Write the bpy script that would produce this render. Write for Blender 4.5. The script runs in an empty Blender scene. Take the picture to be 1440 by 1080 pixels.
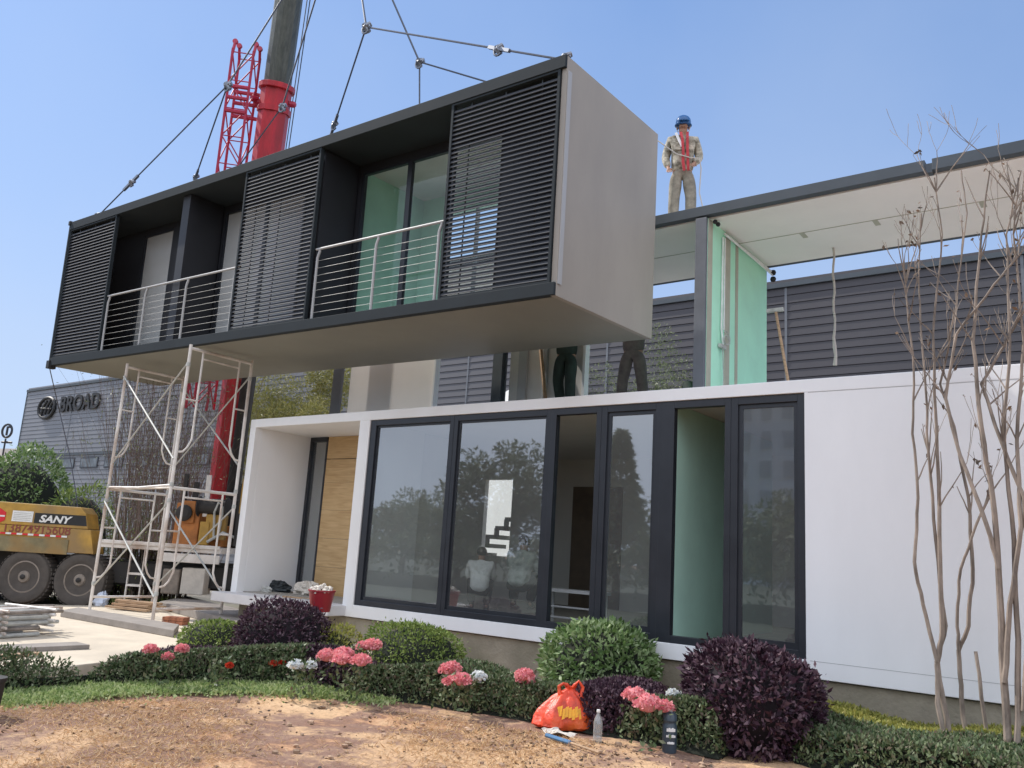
import bpy, bmesh, math, random
import numpy as np
from mathutils import Vector, Matrix, Euler
random.seed(7); rng = np.random.default_rng(7)
S = bpy.context.scene
COL = S.collection
R_ = math.radians
G = -0.5                      # ground level; Z=0 is the underside of the white facade

# ------------------------------------------------------------------ camera model (solved from the photograph)
YAW, PITCH, ROLL, FPX = 0.6486, 0.1996, 0.0621, 1194.17
CAM = np.array([12.1807, -8.791, 0.994])
_f = np.array([-math.sin(YAW)*math.cos(PITCH), math.cos(YAW)*math.cos(PITCH), math.sin(PITCH)])
_r = np.array([math.cos(YAW), math.sin(YAW), 0.0]); _u = np.cross(_r, _f)
_rr = math.cos(ROLL)*_r + math.sin(ROLL)*_u; _uu = -math.sin(ROLL)*_r + math.cos(ROLL)*_u
def ray(x, y):
    d = _f*FPX + _rr*(x-720) - _uu*(y-540); return d/np.linalg.norm(d)
def on(ax, v, x, y):
    d = ray(x, y); t = (v-CAM[ax])/d[ax]; return Vector(CAM + d*t)
def dep(x, y, z):
    d = ray(x, y); return Vector(CAM + d*z/(d@_f))
def proj(P):
    d = np.array(P, float)-CAM; z = d@_f
    return 720+FPX*(d@_rr)/z, 540-FPX*(d@_uu)/z
def gnd(x, y, z=G): return on(2, z, x, y)

# ------------------------------------------------------------------ object helpers
def tag(o, label=None, cat=None, group=None, kind=None):
    if label: o['label'] = label
    if cat: o['category'] = cat
    if group: o['group'] = group
    if kind: o['kind'] = kind
    return o
def empty(name, loc, label, cat, rz=0, group=None):
    o = bpy.data.objects.new(name, None); COL.objects.link(o)
    o.empty_display_size = 0.1
    o.location = loc; o.rotation_euler = (0, 0, rz)
    return tag(o, label, cat, group)
def copy_tree(o, parent=None):
    c = o.copy(); COL.objects.link(c)
    if parent is not None: c.parent = parent
    for ch in list(o.children): copy_tree(ch, c)
    return c
def V(*a): return Vector(a)

class MB:
    """collects shapes into one mesh; origin lets a part be written in world coordinates"""
    def __init__(s, org=(0, 0, 0)): s.v = []; s.f = []; s.m = []; s.o = Vector(org)
    def add(s, vs, fs, mi=0):
        b = len(s.v); s.v += [tuple(Vector(v)-s.o) for v in vs]; s.f += [tuple(i+b for i in f) for f in fs]; s.m += [mi]*len(fs); return s
    def box(s, x0, x1, y0, y1, z0, z1, mi=0):
        return s.hexa([(x0,y0,z0),(x1,y0,z0),(x1,y1,z0),(x0,y1,z0),(x0,y0,z1),(x1,y0,z1),(x1,y1,z1),(x0,y1,z1)], mi)
    def hexa(s, p, mi=0):
        return s.add(p, [(3,2,1,0),(4,5,6,7),(0,1,5,4),(1,2,6,5),(2,3,7,6),(3,0,4,7)], mi)
    def bar(s, a, b, w, h, up=(0,0,1), mi=0):
        a = Vector(a); b = Vector(b); d = (b-a).normalized(); up = Vector(up)
        if abs(d.dot(up)) > .98: up = Vector((0,1,0))
        x = d.cross(up).normalized()*w/2; y = x.cross(d).normalized()*h/2
        return s.hexa([a-x-y, a+x-y, a+x+y, a-x+y, b-x-y, b+x-y, b+x+y, b-x+y], mi)
    def tube(s, pts, r, n=8, mi=0, cap=True):
        pts = [Vector(p) for p in pts]; k = len(pts)
        rs = r if isinstance(r, (list, tuple)) else [r]*k
        vs = []; prev = None
        for i, p in enumerate(pts):
            d = (pts[min(i+1, k-1)]-pts[max(i-1, 0)]).normalized()
            if prev is None:
                a = d.orthogonal().normalized()
            else:
                a = (prev - d*prev.dot(d))
                a = a.normalized() if a.length > 1e-6 else d.orthogonal().normalized()
            prev = a; b = d.cross(a)
            for j in range(n):
                t = 2*math.pi*j/n
                vs.append(p+(a*math.cos(t)+b*math.sin(t))*rs[i])
        fs = [(i*n+j, i*n+(j+1) % n, (i+1)*n+(j+1) % n, (i+1)*n+j) for i in range(k-1) for j in range(n)]
        if cap: fs += [tuple(range(n-1, -1, -1)), tuple((k-1)*n+j for j in range(n))]
        return s.add(vs, fs, mi)
    def lathe(s, c, ax, prof, n=24, mi=0, rx=None, sx=1.0):
        """prof: list of (radius, height) along axis ax from c"""
        c = Vector(c); ax = Vector(ax).normalized(); a = Vector(rx).normalized() if rx else ax.orthogonal().normalized(); b = ax.cross(a)
        vs = []
        for (r, h) in prof:
            for j in range(n):
                t = 2*math.pi*(j+.5)/n
                vs.append(c+ax*h+(a*math.cos(t)*sx+b*math.sin(t))*r)
        k = len(prof)
        fs = [(i*n+j, i*n+(j+1) % n, (i+1)*n+(j+1) % n, (i+1)*n+j) for i in range(k-1) for j in range(n)]
        fs += [tuple(range(n-1, -1, -1)), tuple((k-1)*n+j for j in range(n))]
        return s.add(vs, fs, mi)
    def prism(s, poly, d, mi=0):
        """poly: list of points; extruded by vector d"""
        n = len(poly); d = Vector(d); p = [Vector(q) for q in poly]
        return s.add(p+[q+d for q in p], [tuple(range(n-1, -1, -1)), tuple(range(n, 2*n))]+[(i, (i+1) % n, n+(i+1) % n, n+i) for i in range(n)], mi)
    def ball(s, c, r, n=10, mi=0, jit=0, sc=(1,1,1)):
        c = Vector(c); vs = [c+V(0,0,-r*sc[2])]; rows = n//2
        for i in range(1, rows):
            ph = -math.pi/2+math.pi*i/rows
            for j in range(n):
                t = 2*math.pi*j/n; q = r*(1+random.uniform(-jit, jit))
                vs.append(c+V(q*math.cos(ph)*math.cos(t)*sc[0], q*math.cos(ph)*math.sin(t)*sc[1], q*math.sin(ph)*sc[2]))
        vs.append(c+V(0,0,r*sc[2])); L = len(vs)-1
        fs = [(0, 1+(j+1) % n, 1+j) for j in range(n)]
        fs += [(1+i*n+j, 1+i*n+(j+1) % n, 1+(i+1)*n+(j+1) % n, 1+(i+1)*n+j) for i in range(rows-2) for j in range(n)]
        fs += [(1+(rows-2)*n+j, 1+(rows-2)*n+(j+1) % n, L) for j in range(n)]
        return s.add(vs, fs, mi)
    def build(s, name, mats, parent=None, smooth=False, bevel=0, label=None, cat=None, group=None, kind=None):
        me = bpy.data.meshes.new(name); me.from_pydata(s.v, [], s.f)
        for m in (mats if isinstance(mats, (list, tuple)) else [mats]): me.materials.append(m)
        me.polygons.foreach_set('material_index', s.m)
        me.update()
        if smooth:
            me.shade_smooth() if hasattr(me, 'shade_smooth') else None
            try: me.set_sharp_from_angle(angle=R_(40))
            except Exception: pass
        o = bpy.data.objects.new(name, me); COL.objects.link(o)
        if parent is not None: o.parent = parent
        else: o.location = s.o
        if bevel:
            b = o.modifiers.new('bevel', 'BEVEL'); b.width = bevel; b.segments = 2; b.limit_method = 'ANGLE'; b.angle_limit = R_(40)
        return tag(o, label, cat, group, kind)

# ------------------------------------------------------------------ materials
def mat(name, col, rough=.6, metal=0, var=.0, scale=3, bump=0, bscale=None, var_col=None, spec=.5, stretch=None, dirt=None):
    m = bpy.data.materials.new(name); m.use_nodes = True; nt = m.node_tree; N = nt.nodes; L = nt.links
    b = N['Principled BSDF']; b.inputs['Roughness'].default_value = rough; b.inputs['Metallic'].default_value = metal
    b.inputs['Specular IOR Level'].default_value = spec
    c = (*col, 1); b.inputs['Base Color'].default_value = c
    tc = N.new('ShaderNodeTexCoord'); src = tc.outputs['Object']
    if stretch:
        mp = N.new('ShaderNodeMapping'); mp.inputs['Scale'].default_value = stretch; L.new(src, mp.inputs[0]); src = mp.outputs[0]
    if var or var_col:
        n = N.new('ShaderNodeTexNoise'); n.inputs['Scale'].default_value = scale; n.inputs['Detail'].default_value = 6; n.inputs['Roughness'].default_value = .65; L.new(src, n.inputs[0])
        cr = N.new('ShaderNodeValToRGB'); L.new(n.outputs[0], cr.inputs[0])
        lo = tuple(x*(1-var) for x in col) if not var_col else var_col
        hi = tuple(min(1, x*(1+var)) for x in col) if not var_col else col
        cr.color_ramp.elements[0].position = .35; cr.color_ramp.elements[1].position = .65
        cr.color_ramp.elements[0].color = (*lo, 1); cr.color_ramp.elements[1].color = (*hi, 1)
        out = cr.outputs[0]
        if dirt:
            n2 = N.new('ShaderNodeTexNoise'); n2.inputs['Scale'].default_value = scale*.35; n2.inputs['Detail'].default_value = 8; L.new(src, n2.inputs[0])
            r2 = N.new('ShaderNodeMapRange'); r2.inputs[1].default_value = .5; r2.inputs[2].default_value = .72; L.new(n2.outputs[0], r2.inputs[0])
            mx = N.new('ShaderNodeMix'); mx.data_type = 'RGBA'; L.new(r2.outputs[0], mx.inputs[0]); L.new(out, mx.inputs[6]); mx.inputs[7].default_value = (*dirt, 1)
            out = mx.outputs[2]
        L.new(out, b.inputs['Base Color'])
        rr = N.new('ShaderNodeMapRange'); rr.inputs[3].default_value = max(.03, rough-.1); rr.inputs[4].default_value = min(1, rough+.12); L.new(n.outputs[0], rr.inputs[0]); L.new(rr.outputs[0], b.inputs['Roughness'])
    if bump:
        n = N.new('ShaderNodeTexNoise'); n.inputs['Scale'].default_value = bscale or scale*6; n.inputs['Detail'].default_value = 6; L.new(src, n.inputs[0])
        bp = N.new('ShaderNodeBump'); bp.inputs['Strength'].default_value = bump; bp.inputs['Distance'].default_value = .02; L.new(n.outputs[0], bp.inputs['Height']); L.new(bp.outputs[0], b.inputs['Normal'])
    return m
def leafmat(name, cols, rough=.45, trans=.25, spec=.25):
    rough = max(rough, .5)
    """one colour per leaf, picked from a ramp"""
    m = bpy.data.materials.new(name); m.use_nodes = True; nt = m.node_tree; N = nt.nodes; L = nt.links
    b = N['Principled BSDF']; b.inputs['Roughness'].default_value = rough; b.inputs['Specular IOR Level'].default_value = spec
    g = N.new('ShaderNodeNewGeometry'); cr = N.new('ShaderNodeValToRGB'); L.new(g.outputs['Random Per Island'], cr.inputs[0])
    e = cr.color_ramp.elements
    for i, c in enumerate(cols):
        p = i/(len(cols)-1)
        if i == 0: q = e[0]
        elif i == len(cols)-1: q = e[-1]
        else: q = e.new(p)
        q.position = p; q.color = (*c, 1)
    L.new(cr.outputs[0], b.inputs['Base Color'])
    t = N.new('ShaderNodeBsdfTranslucent'); L.new(cr.outputs[0], t.inputs[0])
    mx = N.new('ShaderNodeMixShader'); mx.inputs[0].default_value = trans
    L.new(b.outputs[0], mx.inputs[1]); L.new(t.outputs[0], mx.inputs[2]); L.new(mx.outputs[0], N['Material Output'].inputs[0])
    return m
def glassmat(name, tint=(.9,.95,.93), base=.1, mul=1.0, rough=0.0, dark=0):
    m = bpy.data.materials.new(name); m.use_nodes = True; nt = m.node_tree; N = nt.nodes; L = nt.links
    N.remove(N['Principled BSDF'])
    tr = N.new('ShaderNodeBsdfTransparent'); tr.inputs[0].default_value = (*tint, 1)
    gl = N.new('ShaderNodeBsdfGlossy'); gl.inputs['Roughness'].default_value = rough; gl.inputs[0].default_value = (.93,.96,1,1)
    fr0 = N.new('ShaderNodeLayerWeight'); fr0.inputs[0].default_value = .5; fr = N.new('ShaderNodeMath'); fr.operation = 'POWER'; fr.inputs[1].default_value = 5; L.new(fr0.outputs['Facing'], fr.inputs[0])
    ma = N.new('ShaderNodeMath'); ma.operation = 'MULTIPLY_ADD'; ma.inputs[1].default_value = mul; ma.inputs[2].default_value = base; ma.use_clamp = True
    # slight unevenness of the panes
    tc = N.new('ShaderNodeTexCoord'); n = N.new('ShaderNodeTexNoise'); n.inputs['Scale'].default_value = 1.3; L.new(tc.outputs['Object'], n.inputs[0])
    bp = N.new('ShaderNodeBump'); bp.inputs['Strength'].default_value = .12; bp.inputs['Distance'].default_value = .01; L.new(n.outputs[0], bp.inputs['Height']); L.new(bp.outputs[0], gl.inputs['Normal'])
    L.new(fr.outputs[0], ma.inputs[0]); mx = N.new('ShaderNodeMixShader'); L.new(ma.outputs[0], mx.inputs[0]); L.new(tr.outputs[0], mx.inputs[1]); L.new(gl.outputs[0], mx.inputs[2])
    df = N.new('ShaderNodeBsdfDiffuse'); df.inputs[0].default_value = (.75,.75,.73,1); m3 = N.new('ShaderNodeMixShader'); m3.inputs[0].default_value = dark   # pale diffuse veil: reflection haze painted in, lifts the darks
    L.new(mx.outputs[0], m3.inputs[1]); L.new(df.outputs[0], m3.inputs[2]); L.new(m3.outputs[0], N['Material Output'].inputs[0])
    return m

M = {}
M['white'] = mat('white_render', (.87,.87,.87), .55, var=.025, scale=1.4, bump=.06, bscale=25, stretch=(1,1,.35), dirt=(.76,.74,.71))
M['white_in'] = mat('white_plaster', (.72,.70,.67), .7, var=.03, scale=2)
M['plinth'] = mat('cement_plinth', (.33,.29,.22), .9, var=.15, scale=4, bump=.4, bscale=30, dirt=(.22,.20,.14))
M['frame'] = mat('window_frame_dark', (.022,.025,.032), .38, var=.1, scale=3)
M['char'] = mat('charcoal_paint', (.020,.021,.026), .55, var=.12, scale=2)
M['charl'] = mat('slate_edge_paint', (.065,.080,.095), .6, var=.12, scale=2.5)
M['edge'] = mat('dark_teal_edge_paint', (.024,.031,.036), .7, spec=.25, var=.12, scale=2.5)
M['colm'] = mat('grey_steel_column', (.15,.16,.18), .55, var=.12, scale=2.5)
M['slat'] = mat('louver_aluminium', (.052,.056,.065), .65, var=.08, spec=.2, scale=3)
M['endwall'] = mat('grey_metal_sheet', (.355,.322,.28), .6, var=.07, scale=.9, stretch=(1,1,.4), bump=.05, bscale=2)
M['under'] = mat('olive_grey_sheet', (.25,.245,.205), .6, var=.08, scale=.8)
M['trim'] = mat('pale_trim', (.42,.42,.42), .4)
M['steel'] = mat('stainless_tube', (.42,.42,.42), .5, spec=.3)
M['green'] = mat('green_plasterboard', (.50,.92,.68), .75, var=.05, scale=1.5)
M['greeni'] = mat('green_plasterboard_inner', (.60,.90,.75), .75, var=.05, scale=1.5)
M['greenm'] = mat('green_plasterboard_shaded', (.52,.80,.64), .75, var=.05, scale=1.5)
M['joint'] = mat('joint_compound', (.46,.45,.36), .85, var=.08, scale=5)
M['soffit'] = mat('soffit_panel', (.92,.88,.84), .6, var=.03, scale=1)
M['wood_in'] = mat('brown_panel', (.16,.12,.09), .5, var=.2, scale=2)
M['floor_in'] = mat('screed_floor', (.30,.28,.25), .7, var=.12, scale=3)
M['glass'] = glassmat('window_glass', (.86,.90,.88), base=.27, mul=.85, rough=.02, dark=.075)
M['glass_clear'] = glassmat('balcony_glass', (.86,.93,.90), base=.04, mul=.9)
M['film'] = mat('filmed_glass', (.47,.475,.47), .18, var=.05, scale=1.2)
M['oak'] = None
M['conc'] = mat('pale_concrete', (.58,.50,.39), .85, var=.10, scale=2.2, bump=.25, bscale=30, dirt=(.44,.38,.30))
M['slab'] = mat('grey_concrete_slab', (.26,.23,.205), .85, var=.15, scale=3, bump=.3, bscale=30)
M['wslab'] = mat('pale_stone_slab', (.62,.60,.60), .6, var=.06, scale=3)
M['red'] = mat('crane_red_paint', (.50,.022,.035), .45, var=.22, scale=2.5, stretch=(2,2,.4), dirt=(.30,.03,.035))
M['redj'] = mat('lattice_red_paint', (.46,.03,.075), .45, var=.1, scale=2)
M['boomdark'] = mat('greased_boom_steel', (.10,.105,.085), .4, var=.5, scale=2.5, stretch=(6,6,.5), bump=.2, var_col=(.045,.05,.04))
M['yellow'] = mat('truck_yellow_paint', (.42,.245,.045), .55, var=.25, scale=3, dirt=(.26,.17,.08))
M['orange'] = mat('engine_orange_paint', (.42,.15,.03), .5, var=.2, scale=5)
M['skirt'] = mat('dusty_skirt_metal', (.20,.165,.085), .65, var=.25, scale=4, dirt=(.30,.17,.05))
M['tyre'] = mat('dusty_tyre_rubber', (.085,.073,.064), .9, var=.2, scale=5, bump=.3, bscale=40)
M['rim'] = mat('dusty_rim_metal', (.24,.20,.165), .6, var=.2, scale=8)
M['black'] = mat('black_metal', (.015,.015,.016), .55, var=.2, scale=4)
M['dark'] = mat('dark_undercarriage', (.03,.027,.025), .7, var=.3, scale=4)
M['rust'] = mat('oxide_red_marking', (.22,.06,.04), .7)
M['pwhite'] = mat('white_marking', (.72,.72,.70), .5, var=.08, scale=20)
M['redsign'] = mat('red_marking', (.6,.02,.03), .5)
M['cable'] = mat('sling_wire', (.09,.10,.13), .5, var=.2, scale=20)
M['shackle'] = mat('galvanised_shackle', (.24,.26,.30), .4, metal=.5)
M['galv'] = mat('painted_scaffold_tube', (.72,.67,.62), .45, var=.12, scale=4, dirt=(.34,.22,.14), metal=.0)
M['galvd'] = mat('dull_brace_tube', (.45,.45,.42), .5, var=.2, scale=6)
M['clad'] = None
M['bark'] = mat('pale_bark', (.235,.19,.155), .8, var=.45, scale=9, stretch=(1,1,.3), bump=.3)
M['barkd'] = mat('brown_bark', (.13,.09,.065), .85, var=.3, scale=8, bump=.3)
M['twigr'] = mat('reddish_twig', (.17,.125,.105), .8, var=.3, scale=8)
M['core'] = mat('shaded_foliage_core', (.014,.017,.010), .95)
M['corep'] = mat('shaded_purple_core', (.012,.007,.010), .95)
M['skin'] = mat('skin', (.38,.21,.14), .55, spec=.3)
M['hair'] = mat('black_hair', (.012,.010,.009), .6)
M['khaki'] = mat('camouflage_khaki_cloth', (.60,.54,.43), .85, var=.4, scale=13, var_col=(.13,.11,.075), bump=.3, bscale=30)
M['trous'] = mat('worn_canvas_cloth', (.27,.24,.19), .9, var=.35, scale=7, bump=.3, bscale=24)
M['trousd'] = mat('dark_green_cloth', (.02,.035,.028), .85, var=.3, scale=8)
M['trousg'] = mat('grey_brown_cloth', (.17,.135,.12), .9, var=.25, scale=8)
M['helmet'] = mat('blue_helmet_shell', (.035,.13,.32), .28, var=.15, scale=8)
M['redcloth'] = mat('red_cloth', (.50,.05,.06), .8, var=.2, scale=12)
M['wcloth'] = mat('white_cloth', (.85,.84,.83), .8, var=.1, scale=8, bump=.2)
M['vest'] = mat('grey_green_vest', (.55,.61,.57), .7, var=.3, scale=8)
M['shoe'] = mat('dark_shoe', (.03,.028,.025), .7)
M['rope'] = mat('pale_rope', (.55,.50,.45), .8)
M['wood'] = mat('raw_timber', (.42,.28,.17), .8, var=.25, scale=5, stretch=(1,8,8))
M['brick'] = mat('red_brick', (.34,.13,.07), .9, var=.3, scale=9)
M['bucket'] = mat('red_plastic_bucket', (.33,.025,.035), .35, var=.1, scale=5)
M['sack'] = mat('pale_sack', (.62,.57,.50), .85, var=.1, scale=6, bump=.4, bscale=10)
M['flowerp'] = leafmat('pink_petals', [(.80,.27,.30),(.85,.38,.38),(.72,.20,.26),(.9,.52,.48)], .6, .3)
M['flowerw'] = leafmat('white_petals', [(.75,.78,.80),(.85,.85,.80),(.60,.66,.72)], .6, .3)
M['flowerr'] = leafmat('red_petals', [(.6,.04,.03),(.7,.10,.04)], .6, .3)
M['lgreen'] = leafmat('boxwood_leaves', [(.07,.11,.025),(.15,.22,.05),(.28,.34,.10),(.20,.27,.06)], .4, .25)
M['lgreen2'] = leafmat('broad_leaves', [(.07,.13,.04),(.15,.24,.075),(.25,.34,.15),(.36,.44,.25)], .3, .25)
M['lpurple'] = leafmat('purple_leaves', [(.022,.010,.018),(.045,.018,.032),(.085,.045,.062),(.19,.125,.145)], .35, .12)
M['lhedge'] = leafmat('dark_hedge_leaves', [(.045,.08,.035),(.10,.14,.06),(.20,.24,.13),(.13,.095,.07)], .4, .15)
M['lyellow'] = leafmat('yellow_green_leaves', [(.14,.16,.03),(.36,.33,.08),(.26,.29,.07),(.46,.41,.14)], .5, .3)
M['lgrass'] = leafmat('green_grass_blades', [(.13,.20,.06),(.26,.35,.12),(.38,.45,.19),(.48,.52,.28)], .6, .3)
M['lstraw'] = leafmat('straw_blades', [(.58,.36,.18),(.68,.47,.25),(.40,.24,.14),(.74,.56,.34)], .8, .2)
M['lolive'] = leafmat('olive_leaves', [(.09,.12,.05),(.20,.23,.13),(.14,.17,.08),(.30,.32,.20)], .5, .25)
M['lbamboo'] = leafmat('bamboo_leaves', [(.13,.14,.035),(.28,.27,.08),(.20,.20,.06),(.40,.36,.15)], .5, .3)
M['ltree'] = leafmat('tree_leaves', [(.10,.13,.08),(.15,.18,.10),(.20,.23,.13)], .5, .2)
M['ldry'] = leafmat('dry_leaves', [(.10,.07,.05),(.20,.12,.07),(.07,.06,.05)], .7, .2)

def oakmat():
    m = mat('oak_door', (.56,.34,.14), .45); nt = m.node_tree; N = nt.nodes; L = nt.links; b = N['Principled BSDF']
    tc = N.new('ShaderNodeTexCoord'); mp = N.new('ShaderNodeMapping'); mp.inputs['Scale'].default_value = (.6, 1, 6); L.new(tc.outputs['Object'], mp.inputs[0])
    n = N.new('ShaderNodeTexNoise'); n.inputs['Scale'].default_value = 3.2; n.inputs['Detail'].default_value = 8; n.inputs['Distortion'].default_value = 1.2; L.new(mp.outputs[0], n.inputs[0])
    cr = N.new('ShaderNodeValToRGB'); cr.color_ramp.elements[0].position = .3; cr.color_ramp.elements[1].position = .7
    cr.color_ramp.elements[0].color = (.46,.29,.13,1); cr.color_ramp.elements[1].color = (.62,.43,.22,1); L.new(n.outputs[0], cr.inputs[0]); L.new(cr.outputs[0], b.inputs['Base Color'])
    return m
M['oak'] = oakmat()
def cladmat():
    """dark corrugated sheet: horizontal ribs 0.25 m apart, weathered"""
    m = mat('corrugated_sheet', (.12,.12,.135), .55, metal=.0); nt = m.node_tree; N = nt.nodes; L = nt.links; b = N['Principled BSDF']
    tc = N.new('ShaderNodeTexCoord'); sx = N.new('ShaderNodeSeparateXYZ'); L.new(tc.outputs['Object'], sx.inputs[0])
    n = N.new('ShaderNodeTexNoise'); n.inputs['Scale'].default_value = .25; n.inputs['Detail'].default_value = 6; L.new(tc.outputs['Object'], n.inputs[0])
    mr = N.new('ShaderNodeMapRange'); mr.inputs[1].default_value = 6; mr.inputs[2].default_value = 46; L.new(sx.outputs[0], mr.inputs[0])
    mx = N.new('ShaderNodeMix'); mx.data_type = 'RGBA'; mx.inputs[6].default_value = (.205,.212,.235,1); mx.inputs[7].default_value = (.058,.054,.062,1); L.new(mr.outputs[0], mx.inputs[0])  # left end paler: distance haze put into the wall colour
    m2 = N.new('ShaderNodeMix'); m2.data_type = 'RGBA'; m2.blend_type = 'MULTIPLY'; m2.inputs[0].default_value = .5; L.new(mx.outputs[2], m2.inputs[6])
    cr = N.new('ShaderNodeValToRGB'); cr.color_ramp.elements[0].color = (.75,.75,.75,1); cr.color_ramp.elements[1].color = (1.1,1.1,1.1,1); cr.color_ramp.elements[0].position = .35; cr.color_ramp.elements[1].position = .65
    L.new(n.outputs[0], cr.inputs[0]); L.new(cr.outputs[0], m2.inputs[7]); L.new(m2.outputs[2], b.inputs['Base Color'])
    return m
M['clad'] = cladmat()

# ------------------------------------------------------------------ foliage helpers
def leaf_mesh(P, D, size, aspect=.45, fold=.0):
    """P: n x 3 positions, D: n x 3 leaf directions, size: n lengths -> numpy quads"""
    n = len(P); D = D/np.maximum(np.linalg.norm(D, axis=1, keepdims=True), 1e-6)
    A = rng.normal(size=(n, 3)); W = np.cross(D, A); W /= np.maximum(np.linalg.norm(W, axis=1, keepdims=True), 1e-6)
    s = size[:, None]
    v = np.stack([P, P+D*s*.45+W*s*aspect*.5, P+D*s, P+D*s*.45-W*s*aspect*.5], 1).reshape(-1, 3)
    return v
def quads_obj(name, vsets, mats, parent=None, extra=None, org=(0,0,0)):
    """vsets: list of (verts(4n x 3), material index); extra: MB merged in"""
    allv = np.concatenate([v for v, _ in vsets]) if vsets else np.zeros((0, 3))
    n = len(allv)//4
    mi = np.concatenate([np.full(len(v)//4, i, np.int32) for v, i in vsets])
    me = bpy.data.meshes.new(name)
    ev = [] if extra is None else extra.v; ef = [] if extra is None else extra.f; em = [] if extra is None else extra.m
    org = np.array(org, float)
    nl = 4*n + sum(len(f) for f in ef)
    me.vertices.add(4*n+len(ev)); me.loops.add(nl); me.polygons.add(n+len(ef))
    co = np.concatenate([allv-org, np.array(ev).reshape(-1, 3)]) if len(ev) else allv-org
    me.vertices.foreach_set('co', co.astype(np.float32).ravel())
    li = list(range(4*n)); starts = list(range(0, 4*n, 4)); tot = [4]*n; p = 4*n
    for f in ef:
        li += [i+4*n for i in f]; starts.append(p); tot.append(len(f)); p += len(f)
    me.loops.foreach_set('vertex_index', li); me.polygons.foreach_set('loop_start', starts)
    try: me.polygons.foreach_set('loop_total', tot)
    except Exception: pass
    me.polygons.foreach_set('material_index', list(mi)+list(em))
    for m in mats: me.materials.append(m)
    me.update(calc_edges=True); me.validate()
    o = bpy.data.objects.new(name, me); COL.objects.link(o)
    if parent is not None: o.parent = parent
    else: o.location = org
    return o
def rdir(n):
    d = rng.normal(size=(n, 3)); return d/np.linalg.norm(d, axis=1, keepdims=True)
def lump(d, k, amp):
    """smooth bumps over the unit sphere"""
    out = np.zeros(len(d))
    for i in range(k):
        c = rdir(1)[0]; w = rng.uniform(4, 14); out += amp*rng.uniform(.4, 1)*np.exp(-w*(1-d@c))
    return out
def dome_shrub(base, rx, ry, h, n, leaf, lm, core, label, cat='shrub', aspect=.45, out=.8, group=None, name='round_shrub', amp=.06, flat=0.8, root=None):
    """a clipped round shrub sitting on the ground"""
    t = empty(name, base, label, cat, group=group)
    d = rdir(n); d[:, 2] = np.where(d[:, 2] < -flat, -d[:, 2]*rng.uniform(0, 1, n), d[:, 2])
    d /= np.linalg.norm(d, axis=1, keepdims=True)
    ra = 1+lump(d, 26, amp)-amp; ra *= 1-np.abs(rng.normal(0, .075, n))
    gap = np.sin(d[:, 0]*9+d[:, 1]*5+n)+np.sin(d[:, 1]*11-d[:, 2]*8)+np.sin(d[:, 2]*13+d[:, 0]*6); keep = (gap > -1.25) | (rng.uniform(0, 1, n) < .25); d = d[keep]; ra = ra[keep]; n = len(d)
    ra = np.where(rng.uniform(0, 1, n) < .05, ra*rng.uniform(1.02, 1.13, n), ra)
    cz = h*.42
    P = d*ra[:, None]*np.array([rx, ry, h-cz])+np.array([0, 0, cz])
    P[:, 2] = np.maximum(P[:, 2], .02)
    D = d*out+rdir(n)*1.0+np.array([0, 0, .25])
    v = leaf_mesh(P, D, rng.uniform(.45, 1.35, n)*leaf, aspect)
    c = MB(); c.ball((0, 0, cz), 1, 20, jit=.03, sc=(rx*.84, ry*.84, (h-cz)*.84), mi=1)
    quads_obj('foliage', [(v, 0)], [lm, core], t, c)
    b = MB()
    for k in range(6):
        a = k*1.05; b.tube([(0, 0, -.05), (.25*rx*math.cos(a), .25*ry*math.sin(a), h*.35)], [.02, .01], 5)
    b.build('stem', M['barkd'], t)
    return t
def in_poly(P, poly):
    x, y = P[:, 0], P[:, 1]; c = np.zeros(len(P), bool); n = len(poly)
    for i in range(n):
        x0, y0 = poly[i]; x1, y1 = poly[(i+1) % n]
        k = ((y0 > y) != (y1 > y)) & (x < (x1-x0)*(y-y0)/((y1-y0) if y1 != y0 else 1e-9)+x0); c ^= k
    return c
def edge_dist(P, poly):
    d = np.full(len(P), 1e9); n = len(poly)
    for i in range(n):
        a = np.array(poly[i]); b = np.array(poly[(i+1) % n]); e = b-a; t = np.clip(((P-a)@e)/(e@e), 0, 1)
        d = np.minimum(d, np.linalg.norm(P-(a+t[:, None]*e), axis=1))
    return d
def scatter(poly, n):
    p = np.array(poly); lo = p.min(0); hi = p.max(0); out = []
    tot = 0
    while tot < n:
        q = rng.uniform(lo, hi, (n*2, 2)); q = q[in_poly(q, poly)]; out.append(q); tot += len(q)
        if not len(q): break
    return np.concatenate(out)[:n]
def snoise(P, s, seed=0):
    r = np.random.default_rng(seed); o = np.zeros(len(P))
    for k in range(8):
        a = r.uniform(0, 6.28); w = s*r.uniform(.6, 1.8); o += np.sin(P[:, 0]*math.cos(a)*w+P[:, 1]*math.sin(a)*w+r.uniform(0, 6.28))
    return o/8
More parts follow.
